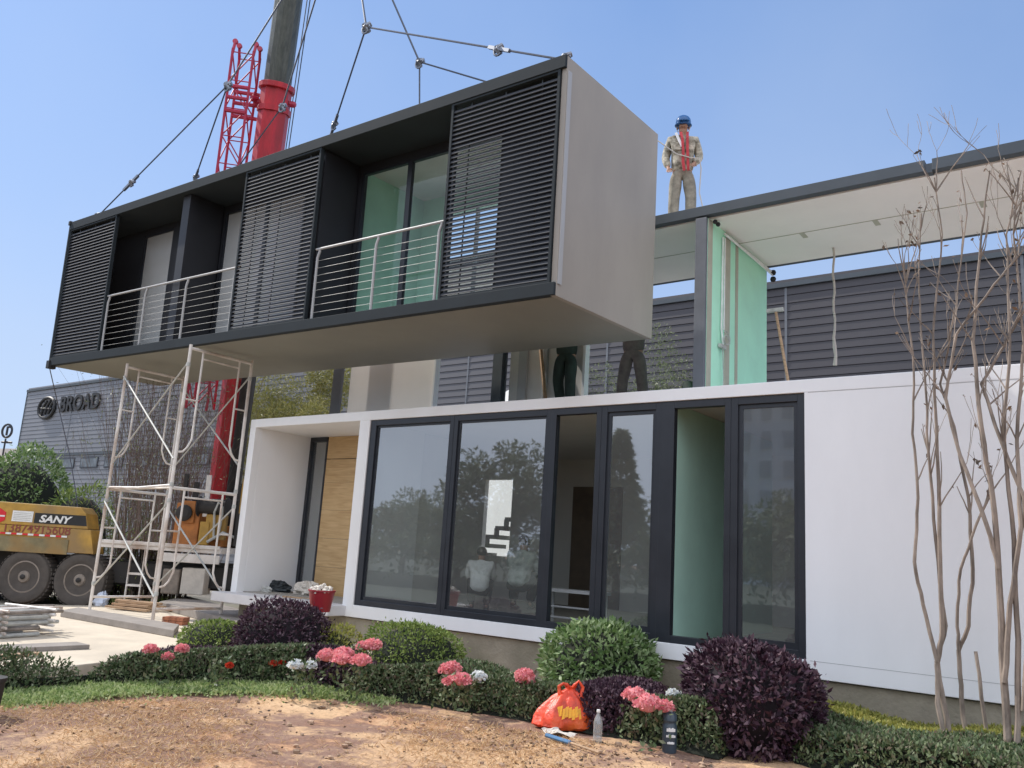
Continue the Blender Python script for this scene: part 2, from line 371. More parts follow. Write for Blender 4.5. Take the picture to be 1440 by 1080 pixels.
def hedge(name, poly, h, n, leaf, lms, core, label, cat='hedge', var=.25, top_mi=None, aspect=.45, kind=None, zb=G):
    q = scatter(poly, n); d = edge_dist(q, poly)
    hh = h*(1+var*1.6*snoise(q, 4, 3))*np.clip((d/.09), 0, 1)**.4
    low = rng.uniform(0, 1, n)**.5
    zz = zb+hh*np.where(d < .12, low, 1-np.abs(rng.normal(0, .10, n)))
    P = np.column_stack([q, zz]); D = rdir(n)+np.array([0, 0, .8])
    v = leaf_mesh(P, D, rng.uniform(.6, 1.3, n)*leaf, aspect)
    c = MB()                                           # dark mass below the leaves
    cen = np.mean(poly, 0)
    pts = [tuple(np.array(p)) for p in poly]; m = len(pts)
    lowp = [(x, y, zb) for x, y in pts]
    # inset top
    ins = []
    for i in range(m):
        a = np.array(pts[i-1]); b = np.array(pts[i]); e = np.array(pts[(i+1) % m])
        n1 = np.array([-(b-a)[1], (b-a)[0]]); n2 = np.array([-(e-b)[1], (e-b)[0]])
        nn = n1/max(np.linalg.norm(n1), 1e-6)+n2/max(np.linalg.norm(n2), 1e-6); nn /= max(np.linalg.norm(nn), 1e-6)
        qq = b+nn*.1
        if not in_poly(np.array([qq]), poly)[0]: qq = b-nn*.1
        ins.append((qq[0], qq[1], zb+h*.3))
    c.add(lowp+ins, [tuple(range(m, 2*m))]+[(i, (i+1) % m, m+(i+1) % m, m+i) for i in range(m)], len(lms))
    if len(lms) > 1:
        sel = top_mi(q) if top_mi else (snoise(q, 2.5, 9) > .1)
        vv = v.reshape(-1, 4, 3); vs = [(vv[~sel].reshape(-1, 3), 0), (vv[sel].reshape(-1, 3), 1)]
    else: vs = [(v, 0)]
    o = quads_obj(name, vs, list(lms)+[core], None, c, org=(cen[0], cen[1], zb))
    for i in range(len(c.v)): pass
    # the core was written in world space: shift it to the object's origin
    me = o.data; k = len(v)
    for i in range(k, len(me.vertices)): me.vertices[i].co -= Vector((cen[0], cen[1], zb))
    return tag(o, label, cat, kind=kind)
def crown(centers, n, leaf, lm, parent, aspect=.45, name='crown', up=.1):
    """leaf clumps: centers = list of (x,y,z,r)"""
    C_ = np.array(centers); w = C_[:, 3]**2; w = w/w.sum(); idx = rng.choice(len(C_), n, p=w)
    d = rdir(n); rad = C_[idx, 3]*(rng.uniform(.1, 1, n)**.4)
    P = C_[idx, :3]+d*rad[:, None]*np.array([1, 1, .8]); D = d+rdir(n)*1.2+np.array([0, 0, up])
    return quads_obj(name, [(leaf_mesh(P, D, rng.uniform(.6, 1.3, n)*leaf, aspect), 0)], [lm], parent)
def branch(mb, tips, p, d, L, r, depth, rnd, bend=.12, up=.15, spread=.5, n=5):
    pts = [p]; q = p.copy(); dd = d.normalized(); k = 4
    for i in range(k):
        dd = (dd+V(rnd.uniform(-bend, bend), rnd.uniform(-bend, bend), rnd.uniform(-bend, bend)+up*.3)).normalized()
        q = q+dd*L/k; pts.append(q.copy())
    rs = [max(.0023, r*(1-.55*i/k)) for i in range(k+1)]
    mb.tube(pts, rs, n, cap=False)
    if depth == 0: tips.append(pts[-1]); return
    m = rnd.choice([2, 2, 3])
    for i in range(m):
        a = V(rnd.uniform(-1, 1), rnd.uniform(-1, 1), rnd.uniform(-.2, .6))
        j = k if i < 2 else rnd.randint(1, k-1)
        branch(mb, tips, pts[j].copy(), dd+a*spread, L*rnd.uniform(.55, .85), rs[j]*rnd.uniform(.6, .85), depth-1, rnd, bend, up, spread, max(3, n-1))
    tips.append(pts[2])

# ------------------------------------------------------------------ world, sun, camera
SUN_EL, SUN_AZ = 44, None
sun_to = Vector((-.955, -.14, 0)).normalized()*math.cos(R_(SUN_EL)); sun_to.z = math.sin(R_(SUN_EL))
W = bpy.data.worlds.new('World'); S.world = W; W.use_nodes = True
nt = W.node_tree; bg = nt.nodes['Background']; sky = nt.nodes.new('ShaderNodeTexSky'); sky.sky_type = 'NISHITA'
sky.sun_disc = False; sky.sun_elevation = R_(SUN_EL); sky.sun_rotation = math.atan2(sun_to.x, sun_to.y)
sky.altitude = 0; sky.air_density = 1.0; sky.dust_density = .6; sky.ozone_density = 2.5
def wn(t, **k):
    n = nt.nodes.new(t)
    for a, v in k.items(): setattr(n, a, v)
    return n
def wmul(a, c, mode='MULTIPLY'):
    m_ = wn('ShaderNodeMix', data_type='RGBA', blend_type=mode, clamp_result=False); m_.inputs[0].default_value = 1; nt.links.new(a, m_.inputs[6]); m_.inputs[7].default_value = (*c, 1); return m_.outputs[2]
# even, hazy daylight: the glow round the sun is compressed, and the sky away from the sun is whitened by haze
c_ = wmul(sky.outputs[0], (.29, .27, .28)); g_ = wn('ShaderNodeGamma'); g_.inputs[1].default_value = .45; nt.links.new(c_, g_.inputs[0])
c_ = wmul(g_.outputs[0], (2.35, 3.4, 5.0))
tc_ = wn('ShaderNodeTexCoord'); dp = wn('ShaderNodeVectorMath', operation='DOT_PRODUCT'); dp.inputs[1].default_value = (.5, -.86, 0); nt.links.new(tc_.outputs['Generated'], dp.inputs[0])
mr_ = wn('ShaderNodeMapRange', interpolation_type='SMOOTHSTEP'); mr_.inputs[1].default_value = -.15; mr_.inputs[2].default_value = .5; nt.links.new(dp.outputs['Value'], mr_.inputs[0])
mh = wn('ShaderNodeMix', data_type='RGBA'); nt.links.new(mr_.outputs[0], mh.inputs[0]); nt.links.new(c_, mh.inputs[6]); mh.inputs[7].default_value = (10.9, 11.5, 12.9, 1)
sz = wn('ShaderNodeSeparateXYZ'); nt.links.new(tc_.outputs['Generated'], sz.inputs[0])
mz = wn('ShaderNodeMapRange', interpolation_type='SMOOTHSTEP'); mz.inputs[1].default_value = .60; mz.inputs[2].default_value = -.05; mz.inputs[3].default_value = 0; mz.inputs[4].default_value = .75; nt.links.new(sz.outputs[2], mz.inputs[0])
cn = wn('ShaderNodeTexNoise'); cn.inputs['Scale'].default_value = 2.2; cn.inputs['Detail'].default_value = 5; cn.inputs['Roughness'].default_value = .5; nt.links.new(tc_.outputs['Generated'], cn.inputs[0])
mc = wn('ShaderNodeMapRange'); mc.inputs[1].default_value = .35; mc.inputs[2].default_value = .75; mc.inputs[3].default_value = 0; mc.inputs[4].default_value = .22; nt.links.new(cn.outputs[0], mc.inputs[0])
ad = wn('ShaderNodeMath', operation='ADD', use_clamp=True); nt.links.new(mz.outputs[0], ad.inputs[0]); nt.links.new(mc.outputs[0], ad.inputs[1])
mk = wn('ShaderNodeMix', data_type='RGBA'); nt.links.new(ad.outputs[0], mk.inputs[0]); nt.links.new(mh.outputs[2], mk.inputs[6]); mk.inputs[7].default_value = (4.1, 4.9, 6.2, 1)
nt.links.new(mr_.outputs[0], mk.inputs[0]) if False else None
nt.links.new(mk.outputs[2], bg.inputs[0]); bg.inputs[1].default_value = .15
sl = bpy.data.lights.new('sun', 'SUN'); sl.energy = 4.5; sl.angle = R_(.53); sl.color = (1, .945, .87)
so = bpy.data.objects.new('sun', sl); COL.objects.link(so); so.rotation_euler = (-sun_to).to_track_quat('-Z', 'Y').to_euler(); so.location = (0, 0, 30)
cd = bpy.data.cameras.new('camera'); co = bpy.data.objects.new('camera', cd); COL.objects.link(co); S.camera = co
cd.sensor_width = 36; cd.lens = 36*FPX/1440; cd.clip_end = 3000; cd.clip_start = .05
co.matrix_world = Matrix(((_rr[0], _uu[0], -_f[0], CAM[0]), (_rr[1], _uu[1], -_f[1], CAM[1]), (_rr[2], _uu[2], -_f[2], CAM[2]), (0, 0, 0, 1)))
S.view_settings.view_transform = 'Standard'; S.view_settings.look = 'None'; S.view_settings.exposure = 0
S.cycles.max_bounces = 10; S.cycles.transparent_max_bounces = 16; S.cycles.caustics_reflective = False; S.cycles.caustics_refractive = False

# ------------------------------------------------------------------ ground
def groundmat():
    m = mat('dry_lawn_soil', (.3,.2,.12), .95); nt = m.node_tree; N = nt.nodes; L = nt.links; b = N['Principled BSDF']
    tc = N.new('ShaderNodeTexCoord')
    def noise(s, det=8, ro=.7):
        n = N.new('ShaderNodeTexNoise'); n.inputs['Scale'].default_value = s; n.inputs['Detail'].default_value = det; n.inputs['Roughness'].default_value = ro; L.new(tc.outputs['Object'], n.inputs[0]); return n
    def ramp(src, stops):
        c = N.new('ShaderNodeValToRGB'); e = c.color_ramp.elements
        for i, (p, col) in enumerate(stops):
            q = e[0] if i == 0 else (e[-1] if i == len(stops)-1 else e.new(p)); q.position = p; q.color = (*col, 1)
        L.new(src, c.inputs[0]); return c
    a = ramp(noise(.75).outputs[0], [(.30, (.72,.49,.29)), (.44, (.64,.41,.23)), (.505, (.30,.18,.13)), (.55, (.27,.15,.10)), (.60, (.55,.31,.17)), (.72, (.76,.54,.32))])
    f = ramp(noise(28, 6, .8).outputs[0], [(.3, (.45,.40,.38)), (.5, (.95,.95,.95)), (.7, (1.35,1.32,1.25))])
    mx = N.new('ShaderNodeMix'); mx.data_type = 'RGBA'; mx.blend_type = 'MULTIPLY'; mx.inputs[0].default_value = .55; L.new(a.outputs[0], mx.inputs[6]); L.new(f.outputs[0], mx.inputs[7])
    L.new(mx.outputs[2], b.inputs['Base Color'])
    bp = N.new('ShaderNodeBump'); bp.inputs['Strength'].default_value = .8; bp.inputs['Distance'].default_value = .03; L.new(noise(14, 8, .8).outputs[0], bp.inputs['Height']); L.new(bp.outputs[0], b.inputs['Normal'])
    return m
M['soil'] = groundmat()
M['yard'] = mat('yard_ground', (.30,.27,.22), .95, var=.2, scale=.6, dirt=(.16,.17,.09))
PZ = -.35                      # top of the pale paving
def terrain():
    """one sheet to the horizon, finely divided and uneven near the camera"""
    xs = [-900, -300, -120, -60, -30, -15]+list(np.arange(-8, 16, .22))+[20, 40, 80, 200, 900]
    ys = [-900, -300, -120, -60, -30, -15]+list(np.arange(-9, 1.2, .22))+[3, 8, 20, 40, 80, 200, 900]
    X, Y = np.meshgrid(xs, ys); P = np.column_stack([X.ravel(), Y.ravel()])
    z = .030*snoise(P, 3.2, 5)+.018*snoise(P, 9, 6)-.004
    near = (P[:, 0] > -7.9) & (P[:, 0] < 15.8) & (P[:, 1] > -8.9) & (P[:, 1] < -1.2)
    z = np.where(near, z, -.03); z = np.where((P[:, 0] < 2.2) & (P[:, 1] > -4.8), -.03, z)
    vs = [(p[0], p[1], G+q) for p, q in zip(P, z)]; nx = len(xs)
    fs = [(j*nx+i, j*nx+i+1, (j+1)*nx+i+1, (j+1)*nx+i) for j in range(len(ys)-1) for i in range(nx-1)]
    me = bpy.data.meshes.new('ground'); me.from_pydata(vs, [], fs); me.materials.append(M['soil']); me.shade_smooth()
    o = bpy.data.objects.new('ground', me); COL.objects.link(o); tag(o, kind='structure')
terrain()
b = MB(); b.add([(-60, 3.2, G-.012), (60, 3.2, G-.012), (60, 16, G-.012), (-60, 16, G-.012)], [(0, 1, 2, 3)]); b.add([(-60,-5,G-.011),(-5.6,-5,G-.011),(-5.6,3.2,G-.011),(-60,3.2,G-.011)], [(0,1,2,3)])
b.build('yard', M['yard'], kind='structure')
b = MB(); b.add([(-300,-300,G-.006+.02),(300,-300,G+.014),(300,-10.5,G+.014),(-300,-10.5,G+.014)],[(0,1,2,3)])
M['fargrass'] = mat('dark_lawn', (.035,.042,.022), .95, var=.4, scale=.5)
b.build('lawn', M['fargrass'], kind='structure')
b = MB(); fe = [gnd(x, y, PZ) for x, y in ((-80,946),(0,941),(100,936),(170,928),(240,921),(320,927),(385,931))]
b.prism([V(-2.8, 1.7, PZ), V(-2.8, -8, PZ), V(fe[0].x, -8, PZ)]+fe+[V(fe[-1].x+.05, 1.7, PZ)], (0, 0, -.25))
b.add([(-2.8, -8, PZ-.001), (-2.8, 1.7, PZ-.001), (-5.3, 1.7, G+.012), (-5.3, -8, G+.012)], [(0, 1, 2, 3)])
b.build('pavement', M['conc'], kind='structure', bevel=.01)

# ------------------------------------------------------------------ ground-floor house
XE = 12.19; YD = 4.9
H = empty('modular_house', (0, 0, 0), 'white single-storey house with a long dark-framed window wall and a wooden door', 'house')
def P_(name, m, *boxes, parent=H, bevel=0, label=None, org=None):
    b = MB()
    for x in boxes: b.box(*x)
    return b.build(name, m, parent, bevel=bevel, label=label)
b = MB()
b.box(0, XE, 0, .14, 2.86, 3.0)            # fascia above the openings
b.box(0, .15, 0, .14, .0, 2.86)
b.box(2.68, 2.9, 0, .14, 0, 2.86)
b.box(2.9, 9.36, 0, .14, 0, .17)
b.box(9.36, XE, 0, .14, 0, 2.86)
b.box(0, .15, .14, YD, 0, 3.0)             # left side wall
b.box(XE-.15, XE, .14, YD, 0, 3.0)
b.build('white_wall', M['white'], H, bevel=.006)
b = MB(); b.box(9.40, XE-.02, -.0015, .001, .163, .168); b.box(9.40, XE-.02, -.0015, .001, 2.855, 2.859)
b.build('panel_joint', M['trim'], H)
b = MB(); b.box(.2, XE-.2, .06, .2, G-.3, -.015); b.box(.2, .35, .2, YD, G-.3, -.015)
b.build('plinth', M['plinth'], H)
b = MB(); b.box(.15, 2.68, .14, 1.2, 2.8601, 2.94); b.build('porch_ceiling', M['white'], H)
b = MB(); b.box(2.68, 2.8, .14, 1.32, .17, 2.94); b.build('porch_side_wall', M['white'], H)
P_('porch_floor', M['wslab'], (-.02, 2.76, -.34, 1.18, .005, .15), bevel=.01)
P_('floor', M['floor_in'], (.15, XE-.15, .14, YD, .0, .165))
b = MB(); b.box(.15, XE-.15, 1.2, YD, 2.87, 2.98); b.box(2.8, XE-.15, .14, 1.2, 2.87, 2.98); b.build('ceiling', M['white_in'], H)
# back wall with a tall opening onto the stairwell
b = MB(); b.box(.15, 1.28, YD, YD+.12, .16, 2.87); b.box(1.98, XE, YD, YD+.12, .16, 2.87); b.box(1.28, 1.98, YD, YD+.12, 2.5, 2.87); b.box(1.28, 1.98, YD, YD+.12, .16, .98)
b.build('back_wall', M['white_in'], H)
b = MB(); b.prism([(-4.0,11.3,G),(2.2,6.35,G),(2.28,6.43,G),(-3.92,11.38,G)], (0,0,6.0)); b.build('stairwell_wall', M['white'], H)
b = MB()
for i in range(8):
    x0 = -.75+i*.26; z0 = .75+i*.2
    b.box(x0, x0+.34, 6.6, 7.3, z0, z0+.09); b.box(x0+.24, x0+.34, 6.6, 6.66, z0, z0+.24)
b.build('staircase', M['black'], H)
P_('interior_door', M['wood_in'], (3.45, 4.5, YD-.05, YD-.003, .166, 2.35))
P_('partition', M['white_in'], (2.62, 2.74, 1.32, 2.2, .166, 2.868))
P_('green_partition', M['greeni'], (7.62, 7.80, .18, 3.4, .166, 2.868))
# door and side light inside the porch
b = MB(); b.box(.15, .215, 1.2, 1.3, .15, 2.86); b.box(.215, .60, 1.2, 1.3, 2.78, 2.86); b.box(.215, .60, 1.2, 1.3, .15, .2)
b.box(.58, .62, 1.2, 1.3, .2, 2.78)
sl_ = b.build('side_light', M['frame'], H, label='narrow dark framed glass panel beside the wooden door')
MB().add([(.215,1.245,.2),(.58,1.245,.2),(.58,1.245,2.78),(.215,1.245,2.78)],[(0,1,2,3)]).build('pane', M['glass'], sl_)
b = MB(); dz = [.15, .62, 1.1, 1.58, 2.06, 2.46, 2.858]
for i in range(len(dz)-1): b.box(.625, 1.78, 1.205, 1.27, dz[i]+(.003 if i != 5 else .012), dz[i+1]-.001)
dr = b.build('door', M['oak'], H, label='pale oak plank entrance door')
b = MB(); b.box(1.62,1.66,1.17,1.204,1.05,1.25); b.build('handle', M['oak'], dr)
P_('door_surround', M['white_in'], (1.785, 2.678, 1.2, 1.3, .15, 2.8595))
# the window wall
bays = [(2.9, 4.54, 3.02, 4.47, 'glass'), (4.54, 6.165, 4.61, 6.09, 'glass'), (6.165, 6.9, 6.24, 6.83, None), (6.9, 7.70, 6.98, 7.63, 'glass'), (7.70, 8.55, 7.87, 8.48, None), (8.55, 9.36, 8.63, 9.28, 'glass')]
for i, (x0, x1, g0, g1, gm) in enumerate(bays):
    b = MB(); yy0, yy1 = (.02, .11) if i % 2 == 0 else (.024, .106)
    b.box(x0, g0, yy0, yy1, .172, 2.858); b.box(g1, x1, yy0, yy1, .172, 2.858); b.box(g0, g1, yy0, yy1, .172, .25); b.box(g0, g1, yy0, yy1, 2.775, 2.858)
    w = b.build('window', M['frame'], H, bevel=.004)
    if gm:
        # inner sash
        s = MB(); e = .03 if i < 2 else .045
        s.box(g0, g0+e, .05, .085, .25, 2.775); s.box(g1-e, g1, .05, .085, .25, 2.775); s.box(g0+e, g1-e, .05, .085, .25, .25+e+.02); s.box(g0+e, g1-e, .05, .085, 2.775-e, 2.775)
        s.build('sash', M['frame'], w)
        q = MB(); q.add([(g0+e, .066, .25+e+.02), (g1-e, .066, .25+e+.02), (g1-e, .066, 2.775-e), (g0+e, .066, 2.775-e)], [(0,1,2,3)]); pn = q.build('pane', M[gm], w)
# ------------------------------------------------------------------ upper open frame unit
Y0, D2, ZT = 1.63, 2.44, 5.97
U = empty('upper_frame_unit', (.07, Y0, 2.99), 'open upper storey frame with slate roof slab, pale soffit and green wall', 'building unit')
o_ = (.07, Y0, 2.99)
def UB(): return MB(o_)
x1 = 12.26
b = UB(); b.box(.07, 10.30, Y0, Y0+.12, ZT-.145, ZT); b.box(10.38, x1, Y0, Y0+.12, ZT-.145, ZT); b.box(10.30, 10.38, Y0+.01, Y0+.12, ZT-.17, ZT-.05)
b.box(.07, x1, Y0+D2-.12, Y0+D2, ZT-.155, ZT); b.box(.07, .15, Y0+.12, Y0+D2-.12, ZT-.145, ZT); b.box(x1-.08, x1, Y0+.12, Y0+D2-.12, ZT-.145, ZT)
b.build('roof_edge', M['charl'], U, bevel=.004)
b = UB(); b.box(.15, x1-.08, Y0+.12, Y0+D2-.12, ZT-.165, ZT-.04); b.build('soffit', M['soffit'], U)
b = UB(); b.box(.152, x1-.08, 2.805, 2.815, ZT-.172, ZT-.166)
for x in (8.4, 9.4, 10.7, 11.9): b.box(x, x+.07, 2.817, 3.02, ZT-.17, ZT-.166)
b.build('soffit_seam', M['joint'], U)
for (x, w) in ((.07, .24), (7.34, .16)):
    b = UB(); b.box(x, x+w, Y0, Y0+.055, 3.0, ZT-.171); b.build('column', M['colm'], U, bevel=.004)
for bb in ((7.34, 7.42, Y0+D2-.1, Y0+D2, 3.0, ZT-.171), (.07, .2, Y0+D2-.16, Y0+D2-.001, 3.0, ZT-.171)): b = UB(); b.box(*bb); b.build('column', M['charl'], U)
b = UB(); b.box(7.345, 7.505, Y0+.056, Y0+D2-.101, 3.0, ZT-.1705); gw = b.build('green_wall', M['green'], U)
b = UB(); b.box(7.505, 7.512, Y0+.056, Y0+.20, 3.0, ZT-.18); b.box(7.506, 7.511, Y0+.66, Y0+.84, 3.0, ZT-.18); b.box(7.506, 7.511, Y0+1.04, Y0+1.14, 3.0, ZT-.18); b.build('joint_strip', M['joint'], gw)
b = UB(); b.tube([(7.53, Y0+.52, ZT-.3), (7.53, Y0+.5, 4.3), (7.54, Y0+.55, 4.05)], .014, 6); b.tube([(7.535, Y0+.58, ZT-.3), (7.535, Y0+.57, 4.3)], .012, 6)
b.tube([(7.54, Y0+.55, ZT-.24), (7.56, Y0+2.4, ZT-.24)], .018, 6); b.tube([(7.57, Y0+.55, ZT-.27), (7.58, Y0+2.4, ZT-.30)], .012, 6)
b.build('conduit', M['wcloth'], U)
b = UB()
pts = [(7.57, Y0+.6+.1*math.cos(t), 4.12+.08*math.sin(t)+.01*t) for t in np.linspace(0, 9, 24)]; b.tube(pts, .010, 5); b.tube([(7.55, Y0+.5, 4.05), (7.55, Y0+.55, 3.6), (7.55, Y0+.5, 3.0)], .008, 5)
b.box(7.515, 7.56, Y0+.42, Y0+.62, 4.02, 4.07); b.build('wire_loop', M['galvd'], U)
for (y, z) in ((Y0+2.42, ZT-.25), (Y0+2.42, ZT-.36), (Y0+.22, ZT-.22), (Y0+.12, ZT-.22)): UB().ball((7.58, y, z), .05 if y > 3 else .035, 8).build('cable_clamp', M['black'], U)
# wall panels standing on the deck of the upper storey
b = UB(); b.box(.36, 2.46, 1.80, 1.88, 3.0, 4.9); b.build('wall_panel', M['soffit'], U, label='plain pale wall panel by the left column')
b = UB(); b.box(2.462, 2.50, 1.78, 1.90, 3.0, 4.9); b.build('panel_edge', M['white'], U)
b = UB(); b.box(3.80, 3.99, 1.72, 1.86, 3.0, 5.5); b.box(3.99, 4.02, 1.78, 1.80, 3.0, 5.5); b.build('post', M['charl'], U)
b = UB(); b.box(4.05, 5.44, 1.86, 1.93, 3.0, 5.2); b.build('wall_panel', M['white_in'], U, label='pale wall panel with cables behind the worker in dark green')
b = UB(); b.box(5.445, 5.49, 1.83, 1.95, 3.0, 5.2); b.build('panel_edge', M['white'], U)
b = UB(); b.box(4.26, 4.42, 1.80, 1.857, 3.0, 5.0); b.box(4.75, 4.8, 1.80, 1.857, 3.0, 5.0); b.build('stud', M['trim'], U)
deck = P_('roof_deck', M['white_in'], (.16, XE-.16, .15, YD, 2.981, 2.992))
# things on the deck
t = empty('leaning_plank', (4.9, 1.78, 2.99), 'narrow timber plank leaning on the pale panel beside the dark green trousers', 'plank')
MB((4.9, 1.78, 2.99)).bar((4.95, 1.70, 2.99), (4.66, 1.80, 4.3), .05, .03).build('board', M['wood'], t)
t = empty('cable_coil', (4.35, 1.7, 2.99), 'dark tangled cable lying against the foot of the pale panel', 'cable')
b = MB((4.35, 1.7, 2.99)); rr = random.Random(3)
pts = [V(4.35+.17*math.cos(a)+rr.uniform(-.04,.04), 1.70+.03*math.sin(3*a), 3.13+.11*math.sin(a)+rr.uniform(-.03,.03)) for a in np.linspace(0, 19, 60)]
b.tube(pts, .009, 5); b.build('cord', M['black'], t)
t = empty('broom', (8.65, 2.6, 2.99), 'broom with a long wooden handle standing upside down beside the green wall', 'broom')
pA = on(1, 2.2, 1109, 540); pB = on(1, 2.5, 1091, 438)
b = MB((8.65, 2.6, 2.99)); b.tube([pA, pB], .02, 8); b.build('handle', M['wood'], t)
b = MB((8.65, 2.6, 2.99)); b.box(pB.x-.13, pB.x+.11, pB.y-.03, pB.y+.03, pB.z-.01, pB.z+.045); b.build('head', M['galvd'], t, bevel=.01)
pT = on(1, 3.6, 1172, 362); pE = on(1, 3.6, 1171, 514)
t = empty('hanging_rope', (pT.x, pT.y, ZT-.17), 'pale rope hanging from the soffit in front of the dark warehouse', 'rope')
b = MB((pT.x, pT.y, ZT-.17)); zz = np.linspace(ZT-.17, pE.z, 14)
b.tube([V(pT.x+.012*math.sin(i*1.7), pT.y, z) for i, z in enumerate(zz)], [.018]*10+[.022, .03, .024, .035], 6); b.build('cord', M['rope'], t)

# ------------------------------------------------------------------ the hanging module
MO = Vector((-5.2385, -1.1291, 4.1465)); mpt, mrl = -0.016, 0.0255
Rm = Matrix(((math.cos(mpt), 0, -math.sin(mpt)), (0, 1, 0), (math.sin(mpt), 0, math.cos(mpt)))) @ Matrix(((1, 0, 0), (0, math.cos(mrl), -math.sin(mrl)), (0, math.sin(mrl), math.cos(mrl))))
HM = empty('hanging_house_module', MO, 'dark louvred house module with balconies hanging in the air from crane slings', 'house module')
HM.rotation_euler = Rm.to_euler()
def mw(x, y, z): return MO + Rm @ V(x, y, z)
L_, D_, H_ = 12.126, 2.403, 2.993
mb = lambda: MB()
# shell
b = mb(); b.box(0, L_, 0, .10, 2.83, H_); b.box(0, L_, 0, .10, 0, .15); b.box(.0, .05, 0, .10, .15, 2.83); b.build('front_edge', M['edge'], HM, bevel=.004)
b = mb(); b.box(.003, L_-.003, .10, D_, -.002, .14); b.build('underside', M['under'], HM)
b = mb(); b.box(.003, L_-.003, .10, D_, 2.84, H_-.004); b.build('roof', M['edge'], HM)
b = mb(); b.box(L_-.07, L_+.004, .04, D_+.004, -.006, H_-.006); b.build('end_wall', M['endwall'], HM, bevel=.006)
b = mb(); b.box(L_+.0045, L_+.018, .055, .13, .14, 2.80); b.build('corner_trim', M['trim'], HM)
b = mb(); b.box(0, .06, .10, D_, .14, 2.84); b.build('end_wall', M['char'], HM)
for (x, w) in ((3.95, .22), (7.55, .18)):
    b = mb(); b.box(x, x+w, .12, .8, .1505, 2.8295); b.build('balcony_partition', M['char'], HM)
# recessed balcony wall, glass doors
YB = .82
segs = [(.06, 1.5), (2.55, 4.22), (6.45, 7.8), (10.6, 12.05)]
b = mb()
for (a, c) in segs: b.box(a, c, YB, YB+.1, .141, 2.839)
for (a, c) in ((1.5, 2.55), (4.22, 6.45), (7.8, 10.6)): b.box(a, c, YB, YB+.1, 2.72, 2.839)
b.build('balcony_wall', M['char'], HM)
def gdoor(x0, x1, gm):
    f = mb(); f.box(x0, x0+.045, YB+.01, YB+.07, .141, 2.72); f.box(x1-.045, x1, YB+.01, YB+.07, .141, 2.72); f.box(x0+.045, x1-.045, YB+.01, YB+.07, .141, .19); f.box(x0+.045, x1-.045, YB+.01, YB+.07, 2.675, 2.72)
    o = f.build('glass_door', M['frame'], HM); mb().add([(x0+.045, YB+.035, .19), (x1-.045, YB+.035, .19), (x1-.045, YB+.035, 2.675), (x0+.045, YB+.035, 2.675)], [(0,1,2,3)]).build('pane', M[gm], o)
gdoor(1.5, 2.55, 'film'); gdoor(4.22, 5.42, 'film'); gdoor(5.42, 6.45, 'film')
gdoor(7.8, 8.82, 'glass_clear'); gdoor(8.82, 9.66, 'glass_clear'); gdoor(9.66, 10.6, 'glass_clear')
b = mb(); b.box(.06, 7.6, D_-.08, D_-.001, .141, 2.839); b.build('back_wall', M['white_in'], HM)
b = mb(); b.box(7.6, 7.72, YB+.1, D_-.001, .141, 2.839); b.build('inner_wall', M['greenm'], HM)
b = mb(); b.box(11.95, 12.05, YB+.1, D_-.001, .141, 2.839); b.build('inner_wall', M['white_in'], HM)
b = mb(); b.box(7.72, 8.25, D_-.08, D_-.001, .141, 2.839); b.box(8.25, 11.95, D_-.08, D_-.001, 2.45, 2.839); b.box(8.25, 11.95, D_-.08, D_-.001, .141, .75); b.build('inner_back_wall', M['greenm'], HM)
b = mb(); b.box(8.25, 8.29, D_-.075, D_-.01, .9, 2.45); b.box(8.9, 8.94, D_-.075, D_-.01, .9, 2.45); b.box(9.5, 9.54, D_-.075, D_-.01, .9, 2.45); b.build('rear_window_frame', M['trim'], HM)
b = mb(); b.box(7.72, 11.95, YB+.1, D_-.08, 2.80, 2.838); b.build('room_ceiling', M['white_in'], HM)
b = mb(); b.box(7.72, 11.95, YB+.1, D_-.08, .142, .16); b.build('room_floor', M['white_in'], HM)
# louvres
for (x0, x1) in ((.055, 1.86), (5.90, 7.74), (10.33, 12.05)):
    b = mb(); e = .035
    b.box(x0, x0+e, .012, .075, .152, 2.828); b.box(x1-e, x1, .012, .075, .152, 2.828); b.box(x0+e, x1-e, .014, .073, .152, .18); b.box(x0+e, x1-e, .014, .073, 2.80, 2.828)
    lp = b.build('louvre_panel', M['edge'], HM)
    s = mb(); z = .215; n = 0
    while z < 2.77:
        # thin blade sloping down to the outside
        a0, a1 = x0+e, x1-e
        s.hexa([(a0, .020, z-.027), (a1, .020, z-.027), (a1, .048, z+.022), (a0, .048, z+.022), (a0, .015, z-.020), (a1, .015, z-.020), (a1, .045, z+.026), (a0, .045, z+.026)])
        z += .064; n += 1
    s.build('slats', M['slat'], lp)
    s2 = mb()
    for xx in np.linspace(x0+.3, x1-.3, 3): s2.box(xx-.008, xx+.008, .0685, .078, .18, 2.80)
    s2.build('slat_carrier', M['charl'], lp)
# railings
for (x0, x1, posts) in ((1.90, 5.98, (1.93, 3.22, 4.50, 5.86)), (7.82, 10.32, (7.86, 9.08, 10.24))):
    o = mb().tube([(x0, .05, 1.215), (x1, .05, 1.215)], .019, 8).build('railing', M['steel'], HM, smooth=True)
    for p in posts: mb().tube([(p, .05, .13), (p, .05, 1.08), (p+.015, .052, 1.13), (p+.035, .052, 1.17), (p+.035, .052, 1.20)], .020, 8).build('post', M['steel'], o, smooth=True)
    for k in range(8): mb().tube([(x0, .05, .25+k*.112), (x1, .05, .25+k*.112)], .0026, 5).build('cable', M['galvd'], o)
b = mb(); b.box(-.03, .09, -.03, .12, -.06, .10); b.box(-.02, .05, -.02, .10, 2.93, 3.02); b.build('corner_fitting', M['black'], HM, bevel=.008)
t = empty('tag_line', mw(.03, .03, -.06), 'thin guide rope dangling from the lower left corner of the hanging module', 'rope')
